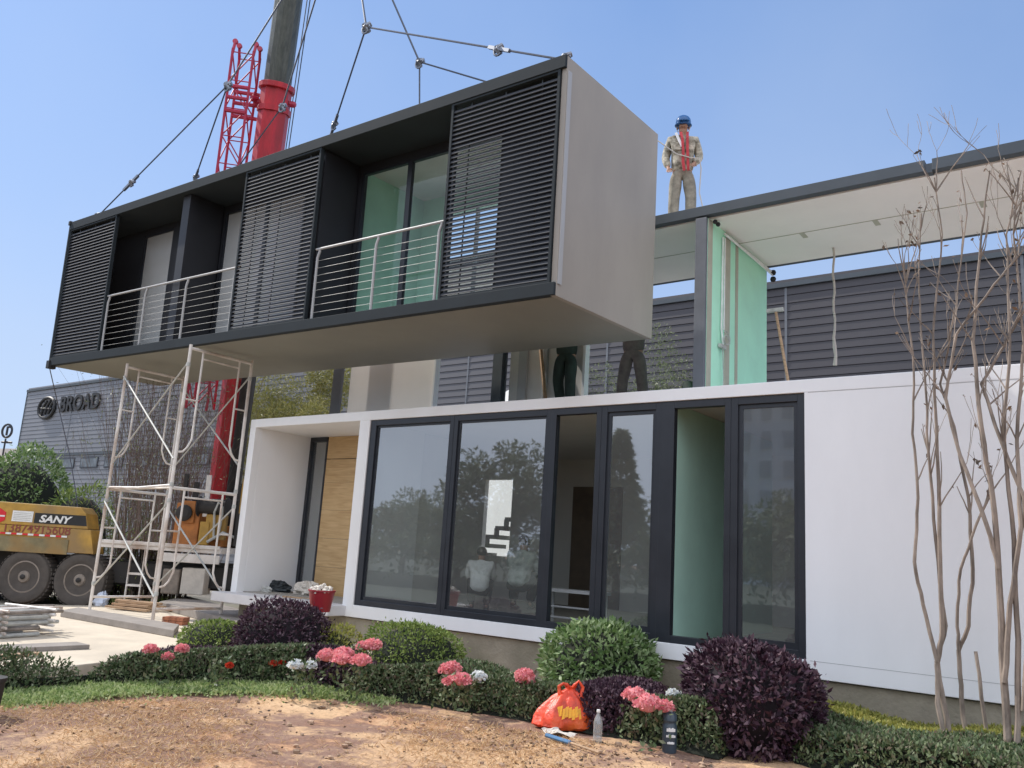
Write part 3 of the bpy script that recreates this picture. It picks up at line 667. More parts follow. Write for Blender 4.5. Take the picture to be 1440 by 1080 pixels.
p0 = mw(.03, .03, -.06); b = MB(tuple(p0))
ends = [p0, dep(84, 580, 18.4), dep(98, 640, 18.2), dep(108, 700, 18.0), dep(112, 760, 17.8)]
b.tube(ends, .010, 5); b.build('cord', M['cable'], t)

# ------------------------------------------------------------------ slings
def top_hit(n, px, ly=2.2):
    """point on the module's roof so that the line from n runs through picture point px"""
    nx, ny = proj(n); best = None
    for x in np.linspace(.05, 12.05, 600):
        w = mw(x, ly, H_); qx, qy = proj(w)
        dx, dy = px[0]-nx, px[1]-ny; ex, ey = qx-nx, qy-ny
        c = abs(dx*ey-dy*ex)/(math.hypot(dx, dy)*math.hypot(ex, ey))
        if dx*ex+dy*ey > 0 and (best is None or c < best[0]): best = (c, w)
    return best[1]
HOOK = Vector((.82, .1, 13.01))
def shackle(b, p, s=1.0):
    for k in range(3):
        a = k*2.1+random.random(); b.lathe(p+V(.02*math.cos(a), 0, .02*math.sin(a)), (math.cos(a), .5, math.sin(a)), [(.03*s, -.05*s), (.035*s, 0), (.03*s, .05*s)], 8)
    pts = [p+V(.055*s*math.cos(t), 0, .055*s*math.sin(t)-.03) for t in np.linspace(0, 5.6, 10)]; b.tube(pts, .014*s, 6)
nodes = {'front left': (on(1, -.6, 320, 120), [((145, 297), .12), ((275, 245), 2.2)]),
         'back left': (on(1, .7, 397, 150), [((340, 228), 2.2)]),
         'front right': (on(1, -.6, 515, 38), [((770, 80), .12), ((468, 182), 1.9)]),
         'back right': (on(1, .7, 590, 87), [((590, 140), 2.2), ((680, 110), 2.2)])}
labs = {'front left': 'wire sling whose lower leg reaches the far left end of the hanging module',
        'back left': 'wire sling crossing in front of the red crane boom',
        'front right': 'wire sling with a long leg to the top right corner of the hanging module',
        'back right': 'wire sling with a short vertical leg and a leg sloping right behind the roof'}
for k, (n, legs) in nodes.items():
    t = empty('lifting_sling', HOOK, labs[k], 'sling', group='wire slings holding the hanging module')
    o = tuple(HOOK)
    b = MB(o); b.tube([HOOK, n], .017, 6); b.build('cable', M['cable'], t)
    b = MB(o); shackle(b, n, 1.5); b.build('shackle', M['shackle'], t, smooth=True)
    for (px, ly) in legs:
        e = top_hit(n, px, ly)
        b = MB(o); b.tube([n, e], .014, 6); b.build('cable', M['cable'], t)
        b = MB(o); q = n.lerp(e, .72 if ly < 1 else .5); shackle(b, q, 1.2); b.bar(q+(q-n).normalized()*-.2, q+(q-n).normalized()*.25, .045, .045); (shackle(b, e+V(0,0,.05), 1.1) if ly < 1 else None); b.build('turnbuckle', M['shackle'], t, smooth=True)

# ------------------------------------------------------------------ crane
A = V(.797, .604, 0); Bk = V(-.604, .797, 0); WT = V(-5.5, -.75, G)
def tw(a, b, z): return WT+A*a+Bk*b+V(0, 0, z-G)
CR = empty('mobile_crane', tw(2.0, 1.5, G), 'yellow truck crane with a thick red telescopic boom behind the scaffold', 'crane')
CR.rotation_euler = (0, 0, math.atan2(A.y, A.x))
_ci = Matrix.Rotation(-math.atan2(A.y, A.x), 3, 'Z'); _co = tw(2.0, 1.5, G)
class CB(MB):      # crane-local builder: (a, b, z) truck coordinates
    def __init__(s): super().__init__(); 
    def build(s, *a, **k):
        s.v = [(x-2.0, y-1.5, z) for (x, y, z) in s.v]; return super().build(*a, **k)
def wt(p):         # world -> truck coordinates
    d = Vector(p)-WT; return V(d.dot(A), d.dot(Bk), d.z)
# body box with slanted end
b = CB(); b.prism([(-2.6,0,1.50),(1.06,0,1.50),(.98,0,1.80),(.86,0,1.92),(-2.6,0,1.96)], (0,.5,0)); body = b.build('counterweight_body', M['yellow'], CR, bevel=.02)
b = CB(); b.prism([(-2.6,.012,1.03),(1.24,.012,1.03),(1.11,.012,1.495),(-2.6,.012,1.495)], (0,.46,0)); sk = b.build('side_skirt', M['yellow'], CR, bevel=.015)
b = CB(); b.prism([(-2.6,-.006,.99),(.72,-.006,.99),(.72,-.006,1.27),(-2.6,-.006,1.30)], (0,.015,0)); b.build('dusty_panel', M['skirt'], CR)
b = CB(); b.prism([(-.02,-.006,1.56),(1.03,-.006,1.56),(.98,-.006,1.76),(-.02,-.006,1.76)], (0,.005,0)); b.build('black_stripe', M['black'], CR)
b = CB(); b.box(-.46,-.05,-.012,-.006,1.57,1.78); pl = b.build('notice_plate', M['pwhite'], CR)
b = CB()
for k in range(5): b.box(-.43, -.10+.02*(k % 2), -.014, -.0125, 1.60+k*.033, 1.611+k*.033)
b.build('plate_print', M['galvd'], pl)
b = CB(); b.lathe((-.72,-.004,1.66), (0,-1,0), [(.15,0),(.15,.008)], 6, rx=(1,0,0)); b.build('red_badge', M['redsign'], CR)
b = CB(); b.box(-.84,-.60,-.0165,-.0125,1.645,1.675); b.build('badge_bar', M['pwhite'], CR)
for k in range(18): CB().box(-1.3+k*.11, -1.3+k*.11+.109, -.012, -.0065, 1.315, 1.35).build('reflective_strip', M['pwhite' if k % 2 else 'redsign'], CR)
def text_mesh(body, size, bold=0, shear=0, ext=.004, spacing=1):
    c = bpy.data.curves.new('txt', 'FONT'); c.body = body; c.size = size; c.offset = bold; c.shear = shear; c.extrude = ext; c.space_character = spacing
    o = bpy.data.objects.new('txt', c); COL.objects.link(o); bpy.context.view_layer.update()
    me = bpy.data.meshes.new_from_object(o.evaluated_get(bpy.context.evaluated_depsgraph_get())); bpy.data.objects.remove(o)
    return me
def put_text(name, me, m, parent, loc, rot, sx=1):
    me.materials.clear(); me.materials.append(m); o = bpy.data.objects.new(name, me); COL.objects.link(o); o.parent = parent; o.location = loc; o.rotation_euler = rot; o.scale = (sx, 1, 1); return o
put_text('lettering', text_mesh('SANY', .19, .006, .25), M['pwhite'], CR, (.08-2, -.0125-1.5, 1.59), (R_(90), 0, 0), 1.25)
put_text('phone_number', text_mesh('13874915608', .25, .002, 0), M['rust'], CR, (-.62-2, -.0045-1.5+.012, 1.365), (R_(90), 0, 0), .98)
# wheels
for wx, wy in ((-1.45, 0), (-.06, 0), (1.03, 0)):
    c = (wx, .10, .50-.50+.02)
    cz = .52
    b = CB(); b.lathe((wx, .05, cz), (0,1,0), [(.30,.0),(.33,-.02),(.42,-.035),(.49,-.02),(.525,.04),(.53,.12),(.53,.26),(.52,.33),(.44,.36),(.3,.34)], 36)
    w = b.build('wheel', M['tyre'], CR, smooth=True)
    b = CB(); b.lathe((wx, .045, cz), (0,1,0), [(.30,.012),(.31,.0),(.285,-.005),(.27,.03),(.24,.07),(.15,.075),(.12,.01),(.10,-.02),(.05,-.03)], 28); 
    for k in range(10):
        a = k*.628; b.lathe((wx+.185*math.cos(a), .10, cz+.185*math.sin(a)), (0,-1,0), [(.018,-.02),(.018,.02)], 6)
    b.build('rim', M['rim'], w, smooth=True)
    b = CB()
    for k in range(8):
        a = k*.785+.3; b.lathe((wx+.255*math.cos(a), .082, cz+.255*math.sin(a)), (0,-1,0), [(.026,0),(.026,.012)], 10)
    b.lathe((wx, .02, cz), (0,-1,0), [(.045,0),(.05,.03),(.02,.045)], 12); b.build('vent_hole', M['dark'], w)
    b = CB()
    for k in range(40):
        a = k*2*math.pi/40; c0, s0 = math.cos(a), math.sin(a); b.bar((wx+.528*c0, .06, cz+.528*s0), (wx+.536*c0, .36, cz+.536*s0), .05, .018, up=(c0, 0, s0))
    b.build('tread', M['tyre'], w)
b = CB(); b.box(-2.6, 1.0, .45, 2.6, .25, .985); b.box(1.0, 5.0, .5, 2.5, .45, .95); b.box(1.15, 4.6, .35, 2.7, .5, .9); b.build('chassis', M['dark'], CR)
# platform behind the scaffold
b = CB(); b.box(1.32, 3.72, .02, 2.9, 1.18, 1.30); b.box(1.34, 3.70, -.02, .015, 1.26, 1.33); b.box(2.55, 3.72, -.03, .012, .98, 1.15); b.build('deck', M['galv'], CR, bevel=.01)
b = CB()
for z in (.5, .72, .94): b.box(2.0, 2.25, -.05, .12, z-.25, z-.21)
b.box(1.98,2.0,-.05,0,.2,1.2); b.box(2.25,2.27,-.05,0,.2,1.2); b.build('step_ladder', M['galv'], CR)
b = CB(); b.box(3.0, 3.45, .05, .5, .38, .88); b.build('tool_box', M['sack'], CR, bevel=.015)
b = CB(); b.box(2.62, 2.96, .05, .5, .36, .84); b.build('tank', M['rim'], CR, bevel=.03)
# turret and machinery
b = CB(); b.box(2.55, 3.05, .5, 1.6, 1.31, 2.15); b.box(3.05, 3.5, .6, 1.5, 1.31, 1.75); b.prism([(2.6,.45,1.75),(2.95,.45,1.75),(2.95,.45,2.2),(2.7,.45,2.2)], (0,.04,0)); b.build('winch_housing', M['orange'], CR, bevel=.03)
b = CB(); b.box(3.2, 3.62, .42, .55, 1.45, 1.95); b.box(3.1, 3.3, .40, .5, 1.33, 1.8); b.build('yellow_bracket', M['yellow'], CR, bevel=.02)
b = CB(); b.box(3.0, 4.4, 1.2, 2.6, 1.31, 2.3); b.lathe((2.75,.44,1.95), (0,-1,0), [(.16,0),(.17,.05),(.10,.08)], 16); b.lathe((3.3,.5,2.1),(1,0,0),[(.2,-.3),(.22,-.28),(.14,-.26),(.14,.26),(.22,.28),(.2,.3)],18); b.box(2.62,2.70,.5,.6,2.15,2.75); b.box(2.8,2.9,.6,.7,2.15,2.6); b.build('turret', M['dark'], CR, bevel=.02)
b = CB(); b.bar((3.15,.5,1.9), (3.1,.6,2.75), .09, .06); b.build('mast_bracket', M['galv'], CR)
b = CB(); b.tube([(3.42,.38,1.5),(3.38,.36,2.0),(3.44,.36,2.2),(3.55,.36,2.1),(3.52,.36,1.6)], .025, 8); b.tube([(3.3,.38,1.4),(3.6,.35,1.6),(3.9,.4,1.5)], .03, 8); b.build('hydraulic_hose', M['galvd'], CR, smooth=True)
b = CB(); b.box(3.85, 4.25, .3, .5, 1.35, 2.6); b.build('end_post', M['dark'], CR)
b = CB(); b.box(3.90, 3.98, .26, .295, 2.0, 2.7); b.build('warning_stripe', M['yellow'], CR)
# boom: lower red section, flange, greased inner section
Bs = dep(311, 715, 19.6); Bt = dep(406, 0, 19.3); bd = (Bt-Bs).normalized(); TIP = Bs+bd*30
def along(py):
    lo, hi = 0., 40.
    for _ in range(40):
        m_ = (lo+hi)/2
        if proj(Bs+bd*m_)[1] > py: lo = m_
        else: hi = m_
    return Bs+bd*lo
col = along(122); dB = (col-Bs).length
side = Vector(_rr.tolist()); side = (side-bd*side.dot(bd)).normalized(); fr = side.cross(bd)
def boomsec(p0, d0, d1, rx, ry, n=8):
    b = CB(); vs = []; 
    for d in (d0, d1):
        for j in range(n):
            t = 2*math.pi*(j+.5)/n; vs.append(wt(p0+bd*d+side*rx*math.cos(t)+fr*ry*math.sin(t)))
    b.add(vs, [(j, (j+1) % n, n+(j+1) % n, n+j) for j in range(n)]+[tuple(range(n-1,-1,-1)), tuple(range(n, 2*n))]); return b
boomsec(Bs, 0, dB, .345, .37).build('boom_section', M['red'], CR, bevel=.02, label='bright red lower boom section')
boomsec(Bs, dB-.10, dB+.02, .405, .43, 16).build('boom_collar', M['red'], CR, bevel=.01)
b = boomsec(Bs, dB-.62, dB-.5, .375, .40, 12); b.build('boom_band', M['red'], CR)
boomsec(Bs, dB, 26, .305, .32, 14).build('boom_section', M['boomdark'], CR, label='greasy dark grey inner boom section')
for s_, z_ in ((1, -.35), (-1, -.4)):
    b = CB(); q = col+bd*z_+side*s_*.40; b.lathe(wt(q), wt(q+side*s_)-wt(q), [(.07,-.06),(.07,.04),(.04,.08)], 8); b.build('collar_pin', M['redj'], CR)
b = CB(); q0 = Bs+side*.36-fr*.2; b.tube([wt(Bs+side*.18-fr*.45+bd*.5), wt(along(-40)+side*.30-fr*.40)], .012, 5); b.tube([wt(Bs+side*.25-fr*.46+bd*2), wt(along(-40)+side*.38-fr*.36)], .012, 5); b.build('hoist_rope', M['black'], CR)
# lifting cylinder beside the boom foot
b = CB(); p0 = Bs+side*.1-fr*.2; b.tube([wt(Bs+side*.36+fr*.45-bd*.3), wt(Bs+side*.36+fr*.42+bd*3.6)], .15, 12); b.build('lift_cylinder', M['dark'], CR, smooth=True)
# hook
b = CB(); b.tube([wt(HOOK+V(0,0,9)), wt(HOOK+V(0,0,.7))], .03, 6); b.lathe(wt(HOOK+V(0,0,.2)), (0,0,1), [(.08,0),(.22,.1),(.22,.4),(.1,.5)], 12); b.tube([wt(HOOK+V(.1*math.sin(t),0,.1+.1*math.cos(t))) for t in np.linspace(-.5,4.2,10)], .035, 8); b.build('hook_block', M['yellow'], CR)
# lattice jib carried beside the boom
J0 = dep(281, 575, 19.5); J1 = dep(347, 75, 19.2); jd = (J1-J0).normalized(); js = (Vector(_rr.tolist())-jd*jd.dot(Vector(_rr.tolist()))).normalized(); jf = js.cross(jd); JL = (J1-J0).length
def jp(d, w, q): return wt(J0+jd*d+js*w+jf*q)
b = CB(); hw = .235
for sx in (-1, 1):
    for sy in (-1, 1): b.tube([jp(0, sx*hw*1.0, sy*hw), jp(JL, sx*hw, sy*hw)], .032, 6)
k = 0; st = .62
while k*st < JL-.3:
    d0, d1 = k*st, (k+1)*st
    for s_ in (-1, 1):
        a_ = (-1)**k
        b.tube([jp(d0, -hw*a_, s_*hw), jp(d1, hw*a_, s_*hw)], .016, 5); b.tube([jp(d0, s_*hw, -hw*a_), jp(d1, s_*hw, hw*a_)], .016, 5)
        b.tube([jp(d1, -hw, s_*hw), jp(d1, hw, s_*hw)], .014, 5)
    k += 1
b.build('lattice_jib', M['redj'], CR)
b = CB()
for s_ in (-1, 1):
    for q in (-1, 1):
        b = CB(); e = jp(JL+.18, s_*hw, q*hw*.6); b.tube([jp(JL-.1, s_*hw, q*hw), e], .035, 6); b.lathe(e, (0,1,0), [(.06,-.03),(.06,.03)], 10); b.build('jib_lug', M['redj'], CR)
b = CB()
dj = (dep(360, 140, 19.3)-J0).dot(jd)
for dd in (-.4, -.1, .15): b.tube([jp(dj+dd, -hw, -hw), jp(dj+dd, hw+.1, -hw)], .045, 6); b.tube([jp(dj+dd, -hw, hw), jp(dj+dd, hw, hw)], .045, 6)
b.tube([jp(dj, hw, 0), wt(col-bd*.35-side*.4)], .07, 8); b.build('jib_mount', M['redj'], CR)

# ------------------------------------------------------------------ scaffold
SC = empty('scaffold_tower', (-1.3, -.5, PZ), 'two-storey scaffold tower of pale tubular frames standing under the hanging module', 'scaffold')
so_ = (-1.3, -.5, PZ)
KS = .9
def kx(x): return CAM[0]+KS*(x-CAM[0])
def ky(y): return CAM[1]+KS*(y-CAM[1])
def kz(z): return CAM[2]+KS*(z-CAM[2])
z1, zg = kz(1.80), PZ+.002
def sframe(x, ya, yb, zl, zt, bar_low, name_l):
    f = MB(so_); w = yb-ya; r = .027
    f.tube([(x, ya, zl), (x, ya, zt+.06)], r, 8); f.tube([(x, yb, zl), (x, yb, zt+.06)], r, 8)
    f.tube([(x, ya, zt), (x, yb, zt)], r*.95, 8)
    if bar_low: f.tube([(x, ya, zl+.22), (x, yb, zl+.22)], r*.8, 8)
    f.build('frame', M['galv'], SC, smooth=True)
    g = MB(so_); i = .24
    f2 = [(ya, ya+i), (yb, yb-i)]
    for (e, q) in f2:
        s_ = 1 if q > e else -1
        pts = [(x, q, zt-(0 if bar_low is None else 0))]+[(x, q, zl+.78)]+[(x, q-s_*.06, zl+.64), (x, q-s_*.13, zl+.56), (x, e, zl+.54)]
        g.tube(pts, .017, 7)
        g.tube([(x, e, zl+1.40), (x, q, zl+1.40)], .015, 6)
    g.tube([(x, ya+i, zt-.13), (x, yb-i, zt-.13)], .016, 6)
    g.build('ladder_rail', M['galv'], SC, smooth=True)
XL, XR = kx(-4.14), kx(-1.45); YL0, YL1, YR0, YR1 = ky(-.10), ky(1.17), ky(-.42), ky(.90)
for (x, ya, yb, zt2) in ((XL, YL0, YL1, kz(4.25)), (XR, YR0, YR1, kz(4.30))):
    sframe(x, ya, yb, zg, z1, True, '')
    sframe(x+.004, ya, yb, z1+.02, zt2, False, '')
def brace(a, b_): MB(so_).tube([a, b_], .015, 6).build('cross_brace', M['galvd'], SC, smooth=True)
for (za, zb) in ((zg+.40, z1-.22), (z1+.45, kz(4.05))):
    brace((XL, YL0-.03, zb), (XR, YR0-.03, za)); brace((XL, YL0, za), (XR, YR0, zb))
    brace((XL, YL1+.03, zb), (XR, YR1+.03, za)); brace((XL, YL1, za), (XR, YR1, zb))
b = MB(so_)
for (x, y) in ((XL, YL0), (XL, YL1), (XR, YR0), (XR, YR1)):
    for z in (z1+.05, z1-.2, kz(4.0), .1): b.lathe((x, y, z), (0, 0, 1), [(.034, -.03), (.034, .03)], 8)
    b.box(x-.06, x+.06, y-.06, y+.06, PZ+.001, PZ+.009)
b.build('coupler', M['galvd'], SC)
b = MB(so_); b.tube([(XL, YL0, z1+.03), ((XL+XR)/2, (YL0+YR0)/2, z1+.01), (XR, YR0, z1+.04)], .02, 6); b.tube([(XL, YL0+.04, z1+.0), (XR, YR0+.04, z1+.0)], .016, 6); b.build('ledger', M['galv'], SC)
def wrap(*a): pass

# ------------------------------------------------------------------ warehouse
M['wpane'] = mat('dusty_window_pane', (.12,.14,.16), .5, var=.5, scale=1.5)
YW = 15.0; HW = 9.38
WH = empty('warehouse', (-44, YW, G), 'long dark grey corrugated warehouse with a company sign, behind the site', 'warehouse')
wo = (-44, YW, G)
b = MB(wo); z = G; xs0, xs1 = -44.0, 60.0
while z < HW-.05:       # clapboard-like ribs, every course a real step
    b.hexa([(xs0, YW, z), (xs1, YW, z), (xs1, YW+.3, z), (xs0, YW+.3, z), (xs0, YW+.018, z+.235), (xs1, YW+.018, z+.235), (xs1, YW+.3, z+.235), (xs0, YW+.3, z+.235)])
    z += .25
b.box(xs0, xs1, YW+.07, YW+20, G, HW-.1)
b.build('wall', M['clad'], WH)
MB(wo).box(xs0-.05, xs1, YW-.06, YW+20, HW-.14, HW).build('roof_trim', M['charl'], WH)
for i in range(17): MB(wo).box(-38+i*6, -37.93+i*6, YW-.006, YW+.03, G, HW-.15).build('sheet_lap', M['colm'], WH)
b = MB(wo); b.box(xs0-.06, xs0+.0, YW-.02, YW+.3, G, HW-.15); b.build('corner_trim', M['charl'], WH)
for i in range(9):
    x = -38.5+i*2.6; w = MB(wo).box(x, x+1.9, YW-.03, YW+.02, 4.35, 4.95).build('window', M['frame'], WH); MB(wo).box(x+.08, x+1.82, YW-.035, YW-.031, 4.42, 4.88).build('pane', M['wpane'], w)
MB(wo).box(-41, -14, YW-.05, YW+.03, 5.1, 5.22).build('canopy_rail', M['charl'], WH)
me = text_mesh('BROAD', 1.25, .03, 0, .04, 1.05); put_text('sign_letters', me, M['black'], WH, (-39.3+44, -.08, 7.75-G), (R_(90), 0, 0), 1.05)
b = MB(wo); c = V(-40.9, YW-.1, 8.05)
ring = [c+V(1.0*math.cos(t), 0, .62*math.sin(t)) for t in np.linspace(0, 2*math.pi, 33)]; b.tube(ring, .09, 6)
for k in range(3): b.tube([c+V(-.55+.45*k, 0, -.4), c+V(-.35+.45*k, 0, .15), c+V(-.05+.45*k, 0, .42)], .08, 6)
b.tube([c+V(-.7,0,0), c+V(.7,0,-.1)], .07, 6); b.build('sign_logo', M['black'], WH)

# small white building and round sign at far left
pb = dep(8, 640, 75)
FB = empty('distant_building', (pb.x, pb.y, G), 'small pale distant building at the far left beyond the warehouse corner', 'building')
b = MB((pb.x, pb.y, G)); 
bl, br_ = dep(-60, 634, 75), dep(26, 634, 75); dd = (br_-bl)
b.prism([V(bl.x, bl.y, G), V(br_.x, br_.y, G), V(br_.x, br_.y, br_.z+.2), V(bl.x, bl.y, bl.z+.2)], V(-3, 6, 0)); b.build('wall', M['white_in'], FB)
tp = dep(10, 606, 75); b = MB((pb.x, pb.y, G)); sd = Vector(_r.tolist())
b.tube([tp+sd*.42*math.cos(t)+V(0,0,.58*math.sin(t)) for t in np.linspace(0, 6.283, 20)], .10, 6); b.tube([tp+V(0,0,-.4), tp+V(0,0,.4)], .10, 6); b.tube([tp+V(0,0,-.7), tp+V(0,0,-2.4)], .08, 6); b.tube([tp+sd*-.3+V(0,0,-1.0), tp+sd*.6+V(0,0,-1.0)], .10, 6); b.tube([tp+V(0,0,.35), tp+V(0,0,.35)+sd*.25], .08, 6); b.build('roof_sign', M['frame'], FB)

# ------------------------------------------------------------------ vegetation
def g2(px, py, z=G): p = gnd(px, py, z); return (p.x, p.y)
# round shrubs along the house
def shrub_px(px, base_py, rx, h, *a, **k):
    p = gnd(px, base_py); return dome_shrub((p.x, p.y, G), rx, rx*.95, h, *a, **k)
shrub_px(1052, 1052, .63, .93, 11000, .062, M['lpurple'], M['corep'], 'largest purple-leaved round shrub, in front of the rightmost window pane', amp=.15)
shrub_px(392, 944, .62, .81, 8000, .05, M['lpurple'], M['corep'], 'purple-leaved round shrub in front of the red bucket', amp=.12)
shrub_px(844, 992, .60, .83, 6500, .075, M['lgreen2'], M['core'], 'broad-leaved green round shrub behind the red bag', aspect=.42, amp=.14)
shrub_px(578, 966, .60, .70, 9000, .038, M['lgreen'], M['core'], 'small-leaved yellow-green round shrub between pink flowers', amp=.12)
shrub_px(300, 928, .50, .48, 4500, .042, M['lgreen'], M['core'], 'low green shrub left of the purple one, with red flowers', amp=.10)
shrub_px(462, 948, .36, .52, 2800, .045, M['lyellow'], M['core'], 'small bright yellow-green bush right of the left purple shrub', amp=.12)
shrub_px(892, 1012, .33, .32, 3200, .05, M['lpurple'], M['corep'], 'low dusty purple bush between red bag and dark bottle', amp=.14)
# pink and white hydrangea heads
def flower(px, py, z, mats, r, label, n=3, cat='flower'):
    r *= .84
    p = on(2, z, px, py); z -= .045; t = empty('flowering_plant', (p.x, p.y, G), label, cat, group=None)
    vs = []
    for k in range(n):
        rk = r; r = rk*random.uniform(.65, 1.15); c = V((k-(n-1)/2)*rk*1.35+random.uniform(-.03,.03), random.uniform(-.14, .14), z-G+random.uniform(-.09, .05))
        m_ = 260; d = rdir(m_); d[:, 2] = np.abs(d[:, 2])*1.0-.25
        P = np.array(c)+d*r*np.array([1, 1, .75])*rng.uniform(.85, 1.05, (m_, 1)); v = leaf_mesh(P, rdir(m_)+d*.6, np.full(m_, .032), .9)
        o = quads_obj('flower_head', [(v, 0)], [mats], t, MB().ball(c, r*.85, 10, jit=.05, sc=(1,1,.75))); r = rk
    m_ = 160; P = np.clip(rng.normal(0, 1, (m_, 3)), -1.6, 1.6)*np.array([r*n*.42, .09, (z-G)*.3])+np.array([0, 0, (z-G)*.55]); P[:, 2] = np.clip(P[:, 2], .02, z-G-.02)
    quads_obj('foliage', [(leaf_mesh(P, rdir(m_)+np.array([0,0,.5]), rng.uniform(.04, .07, m_), .5), 0)], [M['lhedge']], t)
    return t
flower(488, 915, -.02, M['flowerp'], .13, 'cluster of pink blooms left of the small-leaved green shrub', 4)
flower(508, 902, .05, M['flowerp'], .10, 'pink blooms nearest the white window post', 2)
flower(638, 937, -.06, M['flowerp'], .10, 'pink blooms right of the small-leaved green shrub', 4)
flower(739, 940, -.05, M['flowerp'], .11, 'pink blooms left of the broad-leaved green shrub', 2)
flower(912, 970, -.03, M['flowerp'], .12, 'pink blooms beside the largest purple shrub', 3)
flower(236, 912, -.12, M['flowerp'], .07, 'pink blooms at the back of the low hedge by the paving', 3)
flower(672, 942, -.10, M['flowerw'], .07, 'white blooms below the middle pink flowers', 2)
flower(430, 922, -.08, M['flowerw'], .07, 'white blooms at the right foot of the left purple shrub', 2)
flower(948, 962, -.02, M['flowerw'], .06, 'white blooms touching the largest purple shrub', 2)
flower(314, 918, -.14, M['flowerr'], .035, 'small orange-red bloom in the low green shrub', 1)
flower(378, 932, -.28, M['flowerr'], .032, 'small dark red blooms below the left purple shrub', 2)
# low hedges
front = [(-60,970),(60,968),(150,964),(250,962),(340,962),(430,964),(520,982),(600,992),(680,1004),(760,1018),(850,1036),(930,1050),(1010,1068)]
back = [(1050,1010),(960,985),(900,975),(820,968),(740,960),(660,948),(580,938),(500,925),(440,925),(380,922),(320,915),(250,912),(180,922),(100,932),(0,936),(-60,938)]
poly = [g2(*p) for p in front]+[g2(x, y, -.26) for x, y in back]
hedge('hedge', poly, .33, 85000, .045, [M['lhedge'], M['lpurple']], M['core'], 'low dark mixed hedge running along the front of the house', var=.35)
p2 = [g2(*p) for p in [(1120,1075),(1180,1100),(1300,1140),(1480,1180),(1560,1130)]]
hx = [(9.75, -1.55), (10.4, -1.75), (11.3, -1.75), (12.3, -1.5), (12.3, -.12), (11.5, -.1), (10.3, -.1), (9.6, -.12), (9.45, -.7)]
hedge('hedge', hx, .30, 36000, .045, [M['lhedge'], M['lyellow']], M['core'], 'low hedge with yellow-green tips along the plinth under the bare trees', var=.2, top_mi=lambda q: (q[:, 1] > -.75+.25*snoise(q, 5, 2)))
# grass strip in front of the hedge
gp = [g2(*p) for p in [(-60,998),(60,992),(200,978),(330,976),(440,982),(540,992)]]+[g2(*p) for p in [(560,984),(430,962),(250,958),(60,964),(-60,966)]]
q = scatter(gp, 30000); q = q+rng.normal(0, 1, q.shape)*np.where(rng.uniform(0, 1, (len(q), 1)) < .25, .16, .03)
P = np.column_stack([q, G+.01+.05*np.abs(snoise(q, 7, 4))*rng.uniform(.2, 1, len(q))])
quads_obj('grass', [(leaf_mesh(P, rdir(len(q))+np.array([0,0,.45]), rng.uniform(.02, .055, len(q)), .5), 0)], [M['lgrass']]); tag(bpy.data.objects['grass'], 'ragged strip of light green ground cover in front of the dark hedge', 'ground cover', kind='stuff')
# dry lawn blades
lp_ = [g2(*p) for p in [(-40,1000),(200,984),(420,984),(560,1000),(760,1030),(1010,1075),(1100,1100),(1100,1200),(500,1300),(-40,1300)]]
q = scatter(lp_, 60000); den = snoise(q, 2.2, 21)+rng.normal(0, .18, len(q)); q = q[den > -.05]
zt_ = G+.030*snoise(q, 3.2, 5)+.018*snoise(q, 9, 6)-.008
P = np.column_stack([q, zt_]); n = len(q)
D = rdir(n)*np.array([1, 1, .3])+np.array([0, 0, .35])
quads_obj('dry_grass', [(leaf_mesh(P, D, rng.uniform(.025, .08, n), .10), 0)], [M['lstraw']]); tag(bpy.data.objects['dry_grass'], 'dry straw-coloured lawn in the foreground', 'grass', kind='stuff')
# dead leaves and clods
q = scatter(lp_, 9000); de_ = edge_dist(q, poly); q = q[((snoise(q, 1.6, 33) > .25) & (rng.uniform(0, 1, len(q)) < .5)) | (rng.uniform(0, 1, len(q)) < .05) | ((rng.uniform(0, 1, len(q)) < .8*np.exp(-de_/.22)) & (q[:, 0] > 4.6))]; zt_ = G+.030*snoise(q, 3.2, 5)+.018*snoise(q, 9, 6)+.003
quads_obj('leaf_litter', [(leaf_mesh(np.column_stack([q, zt_]), rdir(len(q))*np.array([1,1,.25]), rng.uniform(.02,.05,len(q)), .5), 0)], [M['ldry']]); tag(bpy.data.objects['leaf_litter'], 'scattered dead leaves on the dry lawn', 'leaves', kind='stuff')

# clods and small stones
q = scatter(lp_, 2200); de_ = edge_dist(q, poly); q = q[(rng.uniform(0, 1, len(q)) < .12+.75*np.exp(-de_/.35)) & (q[:, 0] > 4.0)]
zt_ = G+.030*snoise(q, 3.2, 5)+.018*snoise(q, 9, 6); cb = MB(); random.seed(77)
for (x, y), z in zip(q, zt_):
    rr_ = random.choice([.008, .012, .016, .026]); cb.ball((x, y, z+rr_*.3), rr_, 6, jit=.3, sc=(1.2, 1, .7))
M['clod'] = mat('soil_clod', (.36,.24,.16), .95, var=.5, scale=5)
cb.build('soil_clods', M['clod'], None, label='small clods and stones on the bare soil near the hedge', cat='clods', kind='stuff')
